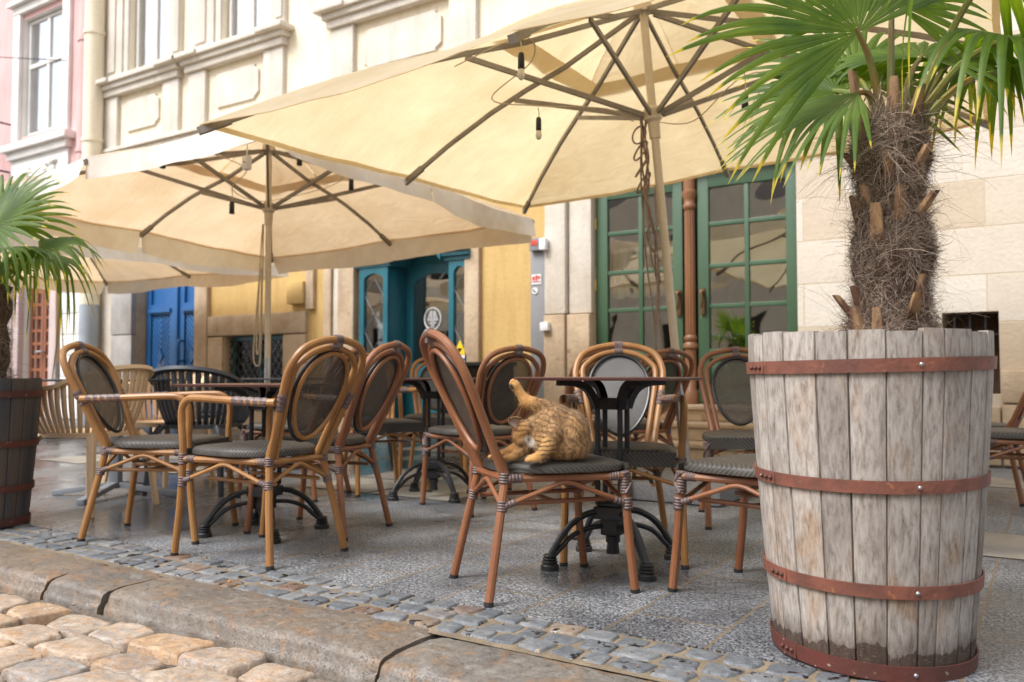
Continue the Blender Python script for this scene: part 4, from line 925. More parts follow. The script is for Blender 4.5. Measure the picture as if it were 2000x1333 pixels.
# ------------------------------------------------------------------ slatted plastic armchairs and their table
def make_slatted(m):
    t = thing('slatted_armchair', '-', 'chair', group='slatted plastic armchairs'); m = M[m]
    def top(u):      # u -1..1 round the U from arm tip to arm tip
        a = u * math.pi * .5; k = abs(u)
        if k < .55: th = u / .55 * math.pi / 2; return Vector((-.05 - .24 * math.cos(th), .285 * math.sin(th), .80 - .10 * k / .55 * k / .55))
        q = (k - .55) / .45; return Vector((-.05 + .29 * q, math.copysign(.285 + .01 * q, u), .70 - .045 * q))
    def bot(u):
        p = top(u); return Vector((p.x * .72 + .01, p.y * .74, .435))
    w = MB(); us = [-1 + 2 * k / 60 for k in range(61)]; w.tube([top(u) for u in us], 1, sq=(.011, .026), up0=(0, 0, 1)); 
    w.tube([top(1), top(1) + Vector((.02, 0, -.015)), top(1) + Vector((.022, -.005, -.05))], .016, 8); w.tube([top(-1), top(-1) + Vector((.02, 0, -.015)), top(-1) + Vector((.022, .005, -.05))], .016, 8)
    w.build('top_rail', m, t)
    w = MB(); N = 31
    for k in range(N):
        u = -.97 + 1.94 * k / (N - 1); a, b = top(u), bot(u); du = .0215
        def fn(p, q, u=u):
            uu = u + du * (2 * p - 1); a, b = top(uu), bot(uu); o = Vector((a.x - b.x, a.y - b.y, 0)); bl = math.sin(q * math.pi) * .22
            return a.lerp(b, q) + o * bl * (1 if q < .999 else 0)
        w.grid(lambda p, q: fn(p, q), 1, 7)
    sl = w.build('slat_shell', m, t); md = sl.modifiers.new('thickness', 'SOLIDIFY'); md.thickness = .008
    w = MB(); n = 32; ring = []
    for k in range(n):
        a = 2 * math.pi * k / n; c, s = math.cos(a), math.sin(a); e = 3.2; q = (abs(c) ** e + abs(s) ** e) ** (-1 / e); ring.append((.01 + c * q * .215, s * q * .222))
    vs = [(x * f + .0, y * f, z) for f, z in ((.0, .438), (.6, .436), (.95, .446), (1, .44), (1, .418), (0, .415)) for x, y in ring]
    w.add(vs, [(i * n + k, (i + 1) * n + k, (i + 1) * n + (k + 1) % n, i * n + (k + 1) % n) for i in range(5) for k in range(n)]); w.build('seat', m, t)
    for sx in (1, -1):
        for sy in (1, -1): MB().tube([(sx * .17, sy * .18, .43), (sx * .205, sy * .215, .38), (sx * .245, sy * .25, 0)], [1, 1, .72], sq=(.02, .017), up0=(1, 0, 0)).build('leg', m, t, bevel=.004)
    return t
sl = make_slatted('tan'); sl.location = (-4.62, 2.74, 0); sl.rotation_euler.z = R(196); sl['label'] = 'tan slatted plastic armchair beside the dark barrel'
sl2 = copy_tree(sl); sl2.location = (-4.62, 3.55, 0); sl2.rotation_euler.z = R(-75); sl2['label'] = 'tan slatted plastic armchair behind the first golden armchair, only its rail showing'
sd_ = make_slatted('anth')
for k, (x, y, a, lab) in enumerate(((-4.72, 3.55, 118, 'dark grey slatted armchair below the blue door'), (-4.95, 5.2, -100, 'dark grey slatted armchair behind the table by the kerb, below the cellar window'), (-5.9, 4.3, -20, 'dark grey slatted armchair deepest in the row, behind the tan chairs'))):
    c = sd_ if k == 0 else copy_tree(sd_); c.location = (x, y, 0); c.rotation_euler.z = R(a); c['label'] = lab
sl2.location = (-5.15, 3.55, 0)
def flat_table(x, y, rz, label, top=True):
    t = thing('flat_base_table', label, 'table', (x, y, 0), rz)
    MB().box(-.34, .34, -.34, .34, .722, .735).build('table_top', M['anth'], t, bevel=.004)
    MB().box(-.03, .03, -.03, .03, .05, .722).build('column', M['greym'], t, bevel=.004)
    for k in range(4):
        a = k * math.pi / 2; c, s = math.cos(a), math.sin(a)
        MB().tube([(.02 * c, .02 * s, .075), (.36 * c, .36 * s, .022), (.40 * c, .40 * s, .018)], 1, sq=(.016, .024), up0=(0, 0, 1)).build('leg', M['greym'], t, bevel=.003)
flat_table(-4.98, 3.12, R(30), 'dark square table on a flat grey cross base between the tan chairs')
flat_table(-5.2, 4.75, R(15), 'dark square table on a flat grey cross base among the dark slatted chairs')

# ------------------------------------------------------------------ barrel planters
def wood_staves():
    m, nt, b = base('weathered_staves'); uv = nt.nodes.new('ShaderNodeUVMap'); mp = nt.nodes.new('ShaderNodeMapping'); mp.inputs['Scale'].default_value = (1, .09, 1); nt.links.new(uv.outputs[0], mp.inputs[0])
    g = noise(nt, mp.outputs[0], 190, 8, .72, .35); mp2 = nt.nodes.new('ShaderNodeMapping'); mp2.inputs['Scale'].default_value = (1, .22, 1); nt.links.new(uv.outputs[0], mp2.inputs[0])
    kn = noise(nt, mp2.outputs[0], 13, 4, .6, 1.2); big = noise(nt, mp2.outputs[0], 5.5, 3); zz = nd_sep(nt, uv.outputs[0], 1)
    col = ramp(nt, g, [(.28, (.09, .072, .062)), (.40, (.24, .21, .185)), (.52, (.37, .335, .305)), (.70, (.48, .445, .415))])
    col = mix(nt, ramp(nt, kn, [(.55, 0.), (.72, .8)]), col, mix(nt, 1., col, (.80, .58, .38), 'MULTIPLY'))
    col = mix(nt, ramp(nt, big, [(.48, 0.), (.66, .75)]), col, mix(nt, 1., col, (.46, .42, .40), 'MULTIPLY'))
    sid = nt.nodes.new('ShaderNodeTexWhiteNoise'); sid.noise_dimensions = '1D'; fl_ = nd(nt, 'ShaderNodeMath', operation='FLOOR'); nt.links.new(nd_sep(nt, uv.outputs[0], 0), fl_.inputs[0]); nt.links.new(fl_.outputs[0], sid.inputs['W'])
    col = mix(nt, .45, col, mix(nt, sid.outputs[0], (.72, .70, .68), (1.15, 1.12, 1.08)), 'MULTIPLY')
    e = noise(nt, mp2.outputs[0], 14, 6, .7); ad = nd(nt, 'ShaderNodeMath', operation='MULTIPLY_ADD'); ad.inputs[1].default_value = -.15; nt.links.new(e, ad.inputs[0]); nt.links.new(zz, ad.inputs[2])
    dk = ramp(nt, ad.outputs[0], [(-.10, 1.), (-.02, .6), (.05, 0.)]); spk = ramp(nt, noise(nt, uv.outputs[0], 210, 2), [(.60, 0.), (.72, .6)])
    col = mix(nt, dk, col, mix(nt, spk, mix(nt, 1., col, (.20, .145, .12), 'MULTIPLY'), (.26, .21, .17)))      # splashed wet dirt round the foot
    nt.links.new(col, b.inputs['Base Color']); b.inputs['Roughness'].default_value = .8; bump(nt, b, g, .55, .004); return m
M['staves'] = wood_staves()
M['hoop'] = simple('rusty_hoop', (.205, .072, .045), .62, (.125, .048, .034), 11, 70, .7, .003, spots=((.27, .105, .05), 40, .66), sp=(.38, .62))
M['hoopd'] = simple('dark_rusty_hoop', (.12, .03, .022), .6, (.08, .03, .022), 8, 60, .5, .003, spots=((.32, .25, .2), 60, .68))
M['darkst'] = simple('dark_wet_staves', (.045, .05, .06), .6, (.10, .075, .06), 5, 70, .5, .004, stretch=(3, 3, .25))
def barrel(label, x, y, sc, z=1., dark=False, seed=3, rot=0., ns=25):
    rr = random.Random(seed); t = thing('barrel_planter', label, 'planter', (x, y, 0), 0, 'barrel planters'); t.scale = (1, 1, 1)
    H = .872 * z; rad = lambda z_: (.253 + .066 * (z_ / H) - .0 + .004 * math.sin(math.pi * z_ / H)) * sc
    w = MB(); a = rot; ws = [rr.uniform(.75, 1.35) for _ in range(ns)]; tot = sum(ws)
    for k in range(ns):
        da = ws[k] / tot * 2 * math.pi; a0, a1 = a, a + da; a += da; top = H + rr.uniform(-.004, .004); dr = rr.uniform(-.002, .002); N = 8; TP = (0, .035, .12, .3, .5, .7, .88, .965, 1); Z = 12; vs = []; u0 = k * 1.0
        for i in range(N + 1):
            for j in range(Z + 1):
                th = a0 + (a1 - a0) * TP[i]; zz = top * j / Z; r = rad(zz) + dr - (.009 if i in (0, N) else .0012 if i in (1, N - 1) else 0) - (.004 if j == Z else 0); vs.append((r * math.cos(th), r * math.sin(th), zz))
        o = len(vs)
        for i in range(N + 1):
            for j in (Z - 3, Z):
                th = a0 + (a1 - a0) * i / N; r = rad(top * j / Z) - .028; vs.append((r * math.cos(th), r * math.sin(th), top * j / Z))
        f = []; uv = []
        U = lambda i: u0 + .02 + .6 * (a1 - a0) * .32 * i / N
        for i in range(N):
            for j in range(Z): f.append((i * (Z + 1) + j, (i + 1) * (Z + 1) + j, (i + 1) * (Z + 1) + j + 1, i * (Z + 1) + j + 1)); uv.append([(U(i), top * j / Z), (U(i + 1), top * j / Z), (U(i + 1), top * (j + 1) / Z), (U(i), top * (j + 1) / Z)])
            f.append((i * (Z + 1) + Z, (i + 1) * (Z + 1) + Z, o + (i + 1) * 2 + 1, o + i * 2 + 1)); uv.append([(U(i), top), (U(i + 1), top), (U(i + 1), top + .03), (U(i), top + .03)])
            f.append((o + i * 2 + 1, o + i * 2 + 3, o + i * 2 + 2, o + i * 2)); uv.append([(U(i), top)] * 4)
        for i in (0, N): f.append((i * (Z + 1) + Z - 3, i * (Z + 1) + Z, o + i * 2 + 1, o + i * 2)); uv.append([(U(i), top * .8), (U(i), top), (U(i) + .02, top), (U(i) + .02, top * .8)])
        w.add(vs, f, uv)
    w.mi = 1 if False else 0
    w.build('staves', M['darkst'] if dark else M['staves'], t, ang=28)
    hz = [(.787 * z, .034), (.490 * z, .032), (.227 * z, .033), (.024, .040)]
    for k, (zc, h) in enumerate(hz):
        w = MB(); tl = rr.uniform(-.008, .008); pa = rr.uniform(0, 6.28); M_ = 64; vs = []
        for i in range(M_):
            th = 2 * math.pi * i / M_; dz = tl * math.cos(th - pa)
            for (dr, zz) in ((.0005, -h / 2), (.0052, -h / 2), (.0052, h / 2), (.0005, h / 2)): r = rad(zc + zz) + dr + .0035; vs.append((r * math.cos(th), r * math.sin(th), max(.001, zc + zz + dz)))
        w.add(vs, [(i * 4 + q, ((i + 1) % M_) * 4 + q, ((i + 1) % M_) * 4 + (q + 1) % 4, i * 4 + (q + 1) % 4) for i in range(M_) for q in range(4)])
        la = R(220 + 3 * k); 
        vs = []
        for i in range(9):
            th = la - .10 + .24 * i / 8; dz = tl * math.cos(th - pa)
            for (dr, zz) in ((.008, -h / 2 + .001), (.0105, -h / 2 + .001), (.0105, h / 2 - .001), (.008, h / 2 - .001)): r = rad(zc) + dr; vs.append((r * math.cos(th), r * math.sin(th), max(.001, zc + zz + dz)))
        w.add(vs, [(i * 4 + q, (i + 1) * 4 + q, (i + 1) * 4 + (q + 1) % 4, i * 4 + (q + 1) % 4) for i in range(8) for q in range(4)] + [(0, 1, 2, 3), (35, 34, 33, 32)])
        ho = w.build('hoop', M['hoopd'] if (k == 3 or dark) else M['hoop'], t, ang=30)
        for th, dr in ((la - .06, .0105), (la + .02, .0105), (la + .09, .0105), (R(303), .0055)):
            r = rad(zc) + dr + .003; MB().ell((r * math.cos(th), r * math.sin(th), zc + tl * math.cos(th - pa)), (.0062, .0062, .0062), 8, 6).build('rivet', M['steel'] if th > 4.5 else M['hoopd'], ho)
    w = MB(); w.lathe([(0.001, H - .045), (rad(H) * .5, H - .05), (rad(H) - .03, H - .055), (rad(H) - .03, H - .10)], 24); w.build('soil', M['soil'], t)
    return t
barrel('large weathered wooden barrel planter with rusty hoops on the setts', -.445, 2.525, 1.0, 1.0, False, 3)
barrel('smaller dark barrel planter holding the palm beside the tan chair', -4.593, 2.158, .80, .85, True, 8, .3, 21)

# ------------------------------------------------------------------ fan palms
def leaf_mat():
    m, nt, b = base('palm_leaf'); nt.nodes.remove(b); out = nt.nodes['Material Output']; uv = nt.nodes.new('ShaderNodeUVMap'); v = coords(nt); vv = nd_sep(nt, uv.outputs[0], 1); uu = nd_sep(nt, uv.outputs[0], 0)
    n = noise(nt, v, 5, 3); st = nd(nt, 'ShaderNodeTexNoise', Scale=1.); mp = nt.nodes.new('ShaderNodeMapping'); mp.inputs['Scale'].default_value = (40, 2.5, 1); nt.links.new(uv.outputs[0], mp.inputs[0]); nt.links.new(mp.outputs[0], st.inputs['Vector'])
    c = mix(nt, ramp(nt, n, [(.3, 0.), (.7, 1.)]), (.040, .092, .010), (.105, .175, .020)); c = mix(nt, .7, c, mix(nt, ramp(nt, st.outputs[0], [(.3, 0.), (.7, 1.)]), (.45, .5, .45), (1.7, 1.55, 1.3)), 'MULTIPLY')
    tipn = nd(nt, 'ShaderNodeMath', operation='MULTIPLY_ADD'); tipn.inputs[1].default_value = .16; nt.links.new(n, tipn.inputs[0]); nt.links.new(vv, tipn.inputs[2])
    c = mix(nt, ramp(nt, tipn.outputs[0], [(.975, 0.), (1.045, 1.)]), c, (.42, .36, .03)); c = mix(nt, ramp(nt, tipn.outputs[0], [(1.065, 0.), (1.08, 1.)]), c, (.20, .07, .02))
    p = nd(nt, 'ShaderNodeBsdfPrincipled', Roughness=.46); nt.links.new(c, p.inputs['Base Color']); tl = nd(nt, 'ShaderNodeBsdfTranslucent'); nt.links.new(mix(nt, 1., c, (3.4, 3.0, .9), 'MULTIPLY'), tl.inputs[0])
    mx = nd(nt, 'ShaderNodeMixShader', Fac=.42); nt.links.new(p.outputs[0], mx.inputs[1]); nt.links.new(tl.outputs[0], mx.inputs[2]); nt.links.new(mx.outputs[0], out.inputs[0])
    bp = nd(nt, 'ShaderNodeBump', Strength=.25, Distance=.002); nt.links.new(st.outputs[0], bp.inputs['Height']); nt.links.new(bp.outputs[0], p.inputs['Normal']); return m
M['leaf'] = leaf_mat(); M['petiole'] = simple('leaf_stalk', (.16, .20, .04), .4, (.22, .13, .03), 9, 60, .2)
M['fibre'] = simple('palm_fibre', (.19, .125, .088), .9, (.33, .245, .185), 40, 200, 0, sp=(.4, .6)); M['fibre2'] = simple('pale_palm_fibre', (.42, .33, .265), .9, (.33, .25, .19), 40, 200, 0); M['bark'] = simple('palm_bark', (.06, .035, .022), .95, (.10, .065, .045), 30, 90, .8, .01, stretch=(1, 1, .3))
M['stub'] = simple('cut_stalk', (.40, .24, .12), .7, (.12, .055, .03), 16, 70, .5, .004, stretch=(1, 1, .4), sp=(.4, .58))
def frond(t, off, base_, hub, axis, normal, Rr, n=34, spread=300, droop=.5, seed=0, stiff=.42, fold=.25, joined=.45):
    rr = random.Random(seed); w = MB(); base_, hub, axis, normal = Vector(base_), Vector(hub), Vector(axis).normalized(), Vector(normal)
    normal = (normal - axis * normal.dot(axis)).normalized(); side = normal.cross(axis); dth = R(spread) / n
    for k in range(n):
        a = -R(spread) / 2 + dth * (k + .5) + rr.uniform(-.02, .02); d = axis * math.cos(a) + side * math.sin(a); Lr = Rr * (1 - .22 * (abs(a) / math.pi) ** 2) * rr.uniform(.90, 1.05); sd2 = d.cross(normal).normalized(); dr = droop * rr.uniform(.6, 1.4); bend = rr.uniform(.7, 1.3) if rr.random() < .85 else 2.2
        NS = 11; vs = []; uvs = []
        for i in range(NS + 1):
            u = i / NS; r = .012 + Lr * u; wd = r * math.tan(dth / 2) if u < joined else (Lr * joined + .012) * math.tan(dth / 2) * (1 - (u - joined) / (1 - joined)) ** .65
            g = max(0, u - stiff) ** 2 * dr * bend * Lr; c = hub + d * (r - g * .25 * bend) + Vector((0, 0, -1)) * g * 1.9 - normal * (.06 * Lr * u * u) + normal * .0
            f = normal * wd * fold * 2.2; vs += [c - sd2 * wd, c + f, c + sd2 * wd]
        fs = []; uv = []
        for i in range(NS):
            for q in (0, 1):
                fs.append((i * 3 + q, (i + 1) * 3 + q, (i + 1) * 3 + q + 1, i * 3 + q + 1)); U = k * .37; uv.append([(U + q * .1, i / NS), (U + q * .1, (i + 1) / NS), (U + q * .1 + .1, (i + 1) / NS), (U + q * .1 + .1, i / NS)])
        w.add(vs, fs, uv)
    fo = w.build('frond', M['leaf'], t, off=off, ang=80)
    md = base_.lerp(hub, .55) + Vector((0, 0, .04)); pth = cr([base_, md, hub + axis * .015], 6)
    MB().tube(pth, [.013 - .007 * i / (len(pth) - 1) for i in range(len(pth))], 6).build('stalk', M['petiole'], fo, off=off)
    return fo
def trunk(t, off, x, y, z0, z1, r0, r1, seed, nf, stubs, sc=1.):
    rr = random.Random(seed); w = MB(); rad = lambda u: r0 + (r1 - r0) * u + .010 * math.sin(u * 17) * sc + max(0, .22 - u) * .16 * sc + max(0, u - .8) * .10 * sc
    w.grid(lambda a, u: (x + (rad(u) * .86 + .02 * nz(math.cos(a * 6.283) * 3, math.sin(a * 6.283) * 3, u * 9)) * math.cos(a * 6.283), y + (rad(u) * .86 + .02 * nz(math.cos(a * 6.283) * 3, math.sin(a * 6.283) * 3, u * 9)) * math.sin(a * 6.283), z0 - .08 + (z1 - z0 + .08) * u), 28, 30)
    tr = w.build('trunk', M['bark'], t, off=off)
    w = MB(); vs = []; fs = []      # matted fibre strands, each a thin curly ribbon lying on the trunk
    for k in range(nf):
        u = rr.random(); a = rr.uniform(0, 6.283); z = z0 + (z1 - z0) * u; wild = rr.random() < (.010 + .09 * (u > .84)); Ln = rr.uniform(.06, .14) * sc * (2.0 if wild else 1)
        n_ = Vector((math.cos(a), math.sin(a), 0)); tg = Vector((-n_.y, n_.x, 0)); band = math.sin(u * 31 + 2 * math.sin(a * 2)); p = Vector((x, y, z)) + n_ * rad(u) * (.90 + .07 * band + rr.uniform(-.08, .08))
        th_ = 5.5 * nz(math.cos(a) * 1.6, math.sin(a) * 1.6, u * 4.5 + seed) + rr.gauss(0, .45); d = (tg * math.cos(th_) + Vector((0, 0, 1)) * math.sin(th_) + n_ * (rr.uniform(-.02, .16) if not wild else rr.uniform(.4, 1.1))).normalized(); wd = rr.uniform(.0004, .0009); o = len(vs); m_ = 6; c = p.copy(); st_ = Ln / m_
        cv = Vector((rr.gauss(0, .35), rr.gauss(0, .35), rr.gauss(0, .35)))
        for i in range(m_ + 1):
            q = Vector((c.x - x, c.y - y, 0)); nn = q.normalized(); sv = d.cross(nn + Vector((.01, .02, .03))).normalized() * wd * (1 - .6 * i / m_); vs += [c - sv, c + sv]
            d = (d + cv * .55 + Vector((rr.gauss(0, .18), rr.gauss(0, .18), rr.gauss(0, .18) - (.22 if wild else 0))) - (nn * .55 if not wild and q.length > rad(u) * .97 else Vector((0, 0, 0)))).normalized(); c = c + d * st_
        w.mi = rr.choice((0, 0, 2, 1, 2)); w.add(vs[o:], [(2 * i, 2 * i + 1, 2 * i + 3, 2 * i + 2) for i in range(m_)]); del vs[:]
    fo = w.build('fibre', [M['fibre'], M['fibre2'], M['bark']], tr, off=off); fo['kind'] = 'stuff'
    for (a, u, ln, tilt, wd) in stubs:      # cut leaf bases standing off the trunk
        a = R(a); n_ = Vector((math.cos(a), math.sin(a), 0)); tg = Vector((-n_.y, n_.x, 0)); p = Vector((x, y, z0 + (z1 - z0) * u)) + n_ * rad(u) * .86; up = (Vector((0, 0, 1)) + n_ * tilt).normalized(); q = p + up * ln; o_ = up.cross(tg).normalized()
        w = MB(); w.hexa([p - tg * wd * 1.3 - o_ * .006, p + tg * wd * 1.3 - o_ * .006, p + tg * wd * 1.3 + o_ * .012, p - tg * wd * 1.3 + o_ * .012], [q - tg * wd * .8 - o_ * .006, q + tg * wd * .8 - o_ * .006, q + tg * wd * .8 + o_ * .008 - up * .012, q - tg * wd * .8 + o_ * .008 - up * .012]); w.build('leaf_stub', M['stub'], tr, off=off, bevel=.003)
    return tr
cr_ = Vector((.8406, .5417, 0)); cf = Vector((-.5417, .8406, 0)); cu_ = Vector((0, 0, 1))      # right / away / up as seen from the terrace edge
def CV(r, f, u): return cr_ * r + cf * f + cu_ * u
px_, py_ = -.375, 2.56; PA = (px_, py_, .8); pt_ = thing('fan_palm', 'large fan palm with shaggy trunk in the big barrel', 'palm tree', PA)
stubs = [(238, .06, .11, .22, .017), (262, .02, .13, .1, .014), (215, .16, .10, .75, .010), (232, .17, .10, .35, .012), (258, .36, .19, .12, .018), (214, .55, .10, .25, .014), (232, .62, .075, .25, .015), (292, .56, .10, .12, .015), (330, .58, .09, .9, .012), (322, .76, .09, .8, .012), (212, .80, .07, .9, .010), (300, .14, .10, .6, .013), (318, .20, .10, .2, .012), (225, .92, .20, .15, .014), (275, .74, .08, .4, .012), (285, .97, .12, .2, .013), (320, .97, .10, .4, .012)]
trunk(pt_, PA, px_, py_, .80, 1.475, .116, .090, 5, 17000, stubs)
top_ = Vector((px_, py_, 1.45)); K = lambda r, f, u: top_ + CV(r, f, u)
fr = [  # hub offset (right, away, up), axis, normal, radius, n, spread, droop
    ((-.125, -.10, .245), (-.62, -.05, .78), (.25, -.95, .20), .56, 30, 205, .20),
    ((-.105, -.04, .100), (-.88, -.12, -.40), (-.36, -.42, .82), .43, 20, 120, .2),
    ((-.06, .22, .19), (-.75, .5, .40), (.15, -.8, .55), .40, 28, 260, .3),
    ((.03, .30, .26), (.1, .5, .9), (0, -.9, .4), .42, 28, 260, .2),
    ((.27, -.10, .235), (.75, -.35, -.30), (.35, -.55, .80), .42, 28, 260, .9),
    ((.36, .05, .20), (.93, .12, -.22), (.25, -.35, .85), .40, 26, 250, .9),
    ((.20, -.20, .40), (.35, -.70, .45), (.0, .45, .90), .40, 28, 260, .7),
    ((.20, .22, .30), (.6, .6, .45), (-.2, -.6, .75), .42, 28, 260, .4),
    ((.04, .06, .40), (.1, .1, 1.), (.2, -1, .1), .40, 28, 240, .2),
    ((.38, .25, .36), (.9, .3, .2), (-.1, -.3, .95), .44, 28, 260, .8)]
for k, (h, a, n_, Rr, n, sp, dr) in enumerate(fr):
    frond(pt_, PA, top_ + CV(h[0] * .18, h[1] * .18, 0), K(*h), CV(*a), CV(*n_), Rr, n, sp, dr, seed=40 + k)
px2, py2 = -4.585, 2.165; PB = (px2, py2, .69); pt2 = thing('fan_palm', 'smaller fan palm with drooping leaves in the dark barrel', 'palm tree', PB)
trunk(pt2, PB, px2, py2, .69, 1.22, .10, .095, 6, 3500, [(200, .3, .08, .4, .012), (330, .5, .08, .6, .012), (300, .7, .08, .5, .012)])
top_ = Vector((px2, py2, 1.22))
fr2 = [((.04, -.05, .30), (.75, -.1, .62), (-.4, -.75, .5), .46, 26, 220, .12), ((.27, -.02, .20), (.90, -.1, .05), (.1, -.45, .85), .32, 26, 260, .8), ((.17, -.22, .16), (.6, -.6, -.1), (.2, -.4, .85), .32, 26, 260, 1.0), ((.12, .2, .18), (.6, .6, .0), (.0, -.4, .9), .36, 26, 260, .9),
       ((-.1, -.25, .2), (-.3, -.9, .0), (0, -.3, .95), .36, 26, 260, .8), ((-.25, .0, .22), (-.9, 0, .2), (.2, -.3, .9), .42, 26, 260, .7), ((-.02, .1, .35), (-.1, .3, .9), (.1, -.9, .3), .42, 26, 240, .3), ((.08, -.15, .08), (.35, -.7, -.4), (.1, -.6, .7), .28, 24, 250, .8)]
for k, (h, a, n_, Rr, n, sp, dr) in enumerate(fr2):
    frond(pt2, PB, top_ + CV(h[0] * .2, h[1] * .2, 0), top_ + CV(*h), CV(*a), CV(*n_), Rr, n, sp, dr, seed=80 + k)

# ------------------------------------------------------------------ house across the square, mirrored in the panes
oh = thing('opposite_house', 'pale yellow house across the street, seen mirrored in the green door panes', 'building', (-6, -17, 0)); OO = (-6, -17, 0)
w = MB(); hs_ = [(-30 + 3.2 * k, -28.6 + 3.2 * k, z, z + 1.9) for k in range(18) for z in (1.2, 5.0)]
wall_holes(w, -32, 28, -.2, 8.2, hs_, Y=-17, depth=-.3); w.build('wall', M['cream'], oh, off=OO, smooth=False)
w = MB()
for h in hs_: w.box(h[0], h[1], -17.2, -17.15, h[2], h[3])
w.build('window_glass', M['dark'], oh, off=OO); w = MB()
for h in hs_: w.box(h[0] - .2, h[1] + .2, -17.0, -16.9, h[2] - .18, h[2]); w.box((h[0] + h[1]) / 2 - .05, (h[0] + h[1]) / 2 + .05, -17.12, -17.05, h[2], h[3])
w.build('sill', M['trim'], oh, off=OO); MB().hexa([(-32, -17.0, 8.2), (28, -17.0, 8.2), (28, -24, 8.2), (-32, -24, 8.2)], [(-32, -20, 10.6), (28, -20, 10.6), (28, -24, 10.6), (-32, -24, 10.6)]).build('roof', M['brickd'], oh, off=OO)

# ------------------------------------------------------------------ the cat: one skin grown from overlapping volumes
def cat_coat():
    m, nt, b = base('tabby_coat'); v = coords(nt); sx, sy, sz = (nd_sep(nt, v, i) for i in range(3))
    n1 = noise(nt, coords(nt, (1, 1, .6), rot=(0, .5, 0)), 85, 5, .7, .6); n2 = noise(nt, v, 170, 4, .6); n3 = noise(nt, v, 14, 3)
    wv = nd(nt, 'ShaderNodeTexWave', Scale=17.0, Distortion=6.0, Detail=3.0, bands_direction='DIAGONAL'); wv.inputs['Detail Scale'].default_value = 2.2; nt.links.new(v, wv.inputs[0])
    wl_ = nd(nt, 'ShaderNodeTexWave', Scale=20.0, Distortion=5.0, Detail=2.0, bands_direction='Z'); nt.links.new(v, wl_.inputs[0])
    col = mix(nt, ramp(nt, n3, [(.35, 0.), (.65, 1.)]), (.43, .235, .085), (.49, .30, .14))
    col = mix(nt, ramp(nt, n1, [(.42, 0.), (.60, .8)]), col, (.13, .075, .034))
    col = mix(nt, ramp(nt, wv.outputs[0], [(.60, 0.), (.9, .6)]), col, (.10, .058, .027))
    def ball(c, r0, r1, noise_amt=.02):
        d = nt.nodes.new('ShaderNodeVectorMath'); d.operation = 'DISTANCE'; d.inputs[1].default_value = c; nt.links.new(v, d.inputs[0])
        a = nd(nt, 'ShaderNodeMath', operation='MULTIPLY_ADD'); a.inputs[1].default_value = noise_amt; nt.links.new(n1, a.inputs[0]); nt.links.new(d.outputs['Value'], a.inputs[2])
        return ramp(nt, a.outputs[0], [(r0, 1.), (r1, 0.)])
    leg = mix(nt, ramp(nt, wl_.outputs[0], [(.64, 0.), (.86, .8)]), (.55, .33, .13), (.08, .045, .022))
    col = mix(nt, ball((-.075, -.088, .045), .05, .065), col, leg)
    org = mix(nt, n2, (.55, .28, .08), (.64, .38, .15))
    for c, r in (((-.155, -.035, .090), .030), ((-.158, .02, .235), .065), ((-.20, -.02, .02), .055), ((-.107, -.105, .005), .034), ((-.235, -.01, .015), .045)): col = mix(nt, ball(c, r, r + .02), col, org)
    col = mix(nt, ball((-.146, -.045, .108), .030, .045), col, mix(nt, ramp(nt, wl_.outputs[0], [(.60, 0.), (.85, .75)]), (.50, .27, .09), (.10, .055, .025)))
    for c, r in (((-.122, -.060, .072), .019), ((-.112, -.064, .058), .021), ((-.103, -.070, .044), .016)): col = mix(nt, ball(c, r, r + .010), col, (.74, .70, .64))
    pad = ball((-.181, .012, .252), .010, .016, .004); col = mix(nt, pad, col, (.02, .014, .012))
    dk = ball((.05, .02, .19), .06, .14, .05); col = mix(nt, mix(nt, .55, (0, 0, 0), dk), col, (.07, .042, .022))
    col = mix(nt, .5, col, mix(nt, n2, (.55, .52, .5), (1.5, 1.45, 1.4)), 'MULTIPLY')
    nt.links.new(col, b.inputs['Base Color']); b.inputs['Roughness'].default_value = .75; b.inputs['Specular IOR Level'].default_value = .25; b.inputs['Sheen Weight'].default_value = .25; bump(nt, b, n2, .5, .004); return m
M['coat'] = cat_coat(); M['earin'] = simple('inner_ear_skin', (.42, .30, .26), .7, (.30, .20, .17), 60, 200, .2); M['claw'] = simple('paw_pad', (.03, .02, .02), .6, None, 30, 90, .1)
ct = thing('cat', 'ginger brown tabby cat licking itself on a chair with one hind leg raised', 'cat', (-1.452, 2.582, .466), R(32.8))
cb = MB()
def limb(pts, rs, k=5):
    P = cr(pts, k); n = len(P); m_ = len(rs) - 1
    for i, p in enumerate(P):
        u = i / (n - 1) * m_; a = min(int(u), m_ - 1); r = rs[a] + (rs[a + 1] - rs[a]) * (u - a); cb.ell(p, (r, r, r), 12, 8)
E_ = lambda c, r, ry=0., rz=0.: cb.ell(c, r, 18, 12, (Matrix.Rotation(R(rz), 3, 'Z') @ Matrix.Rotation(R(ry), 3, 'Y')))
E_((.030, .0, .086), (.066, .088, .088)); E_((.044, .0, .058), (.056, .080, .060)); E_((-.020, .005, .120), (.078, .072, .068), 20)
E_((-.062, -.004, .105), (.062, .062, .062), 30); E_((-.070, -.03, .075), (.050, .045, .055)); E_((-.088, .0, .112), (.046, .048, .042), 25); E_((.0, -.02, .045), (.085, .065, .048)); E_((-.03, .02, .155), (.06, .05, .036), -8)
E_((-.132, -.030, .104), (.034, .036, .036), 25); E_((-.148, -.034, .088), (.026, .028, .032), 30); E_((-.143, -.044, .064), (.019, .020, .022))      # head bent into the belly: skull, cheek, muzzle
limb([(-.045, .03, .165), (-.085, .03, .182), (-.124, .028, .200), (-.142, .026, .220), (-.158, .024, .244), (-.168, .022, .258)], [.038, .030, .0240, .0175, .0165, .0190])      # raised hind leg
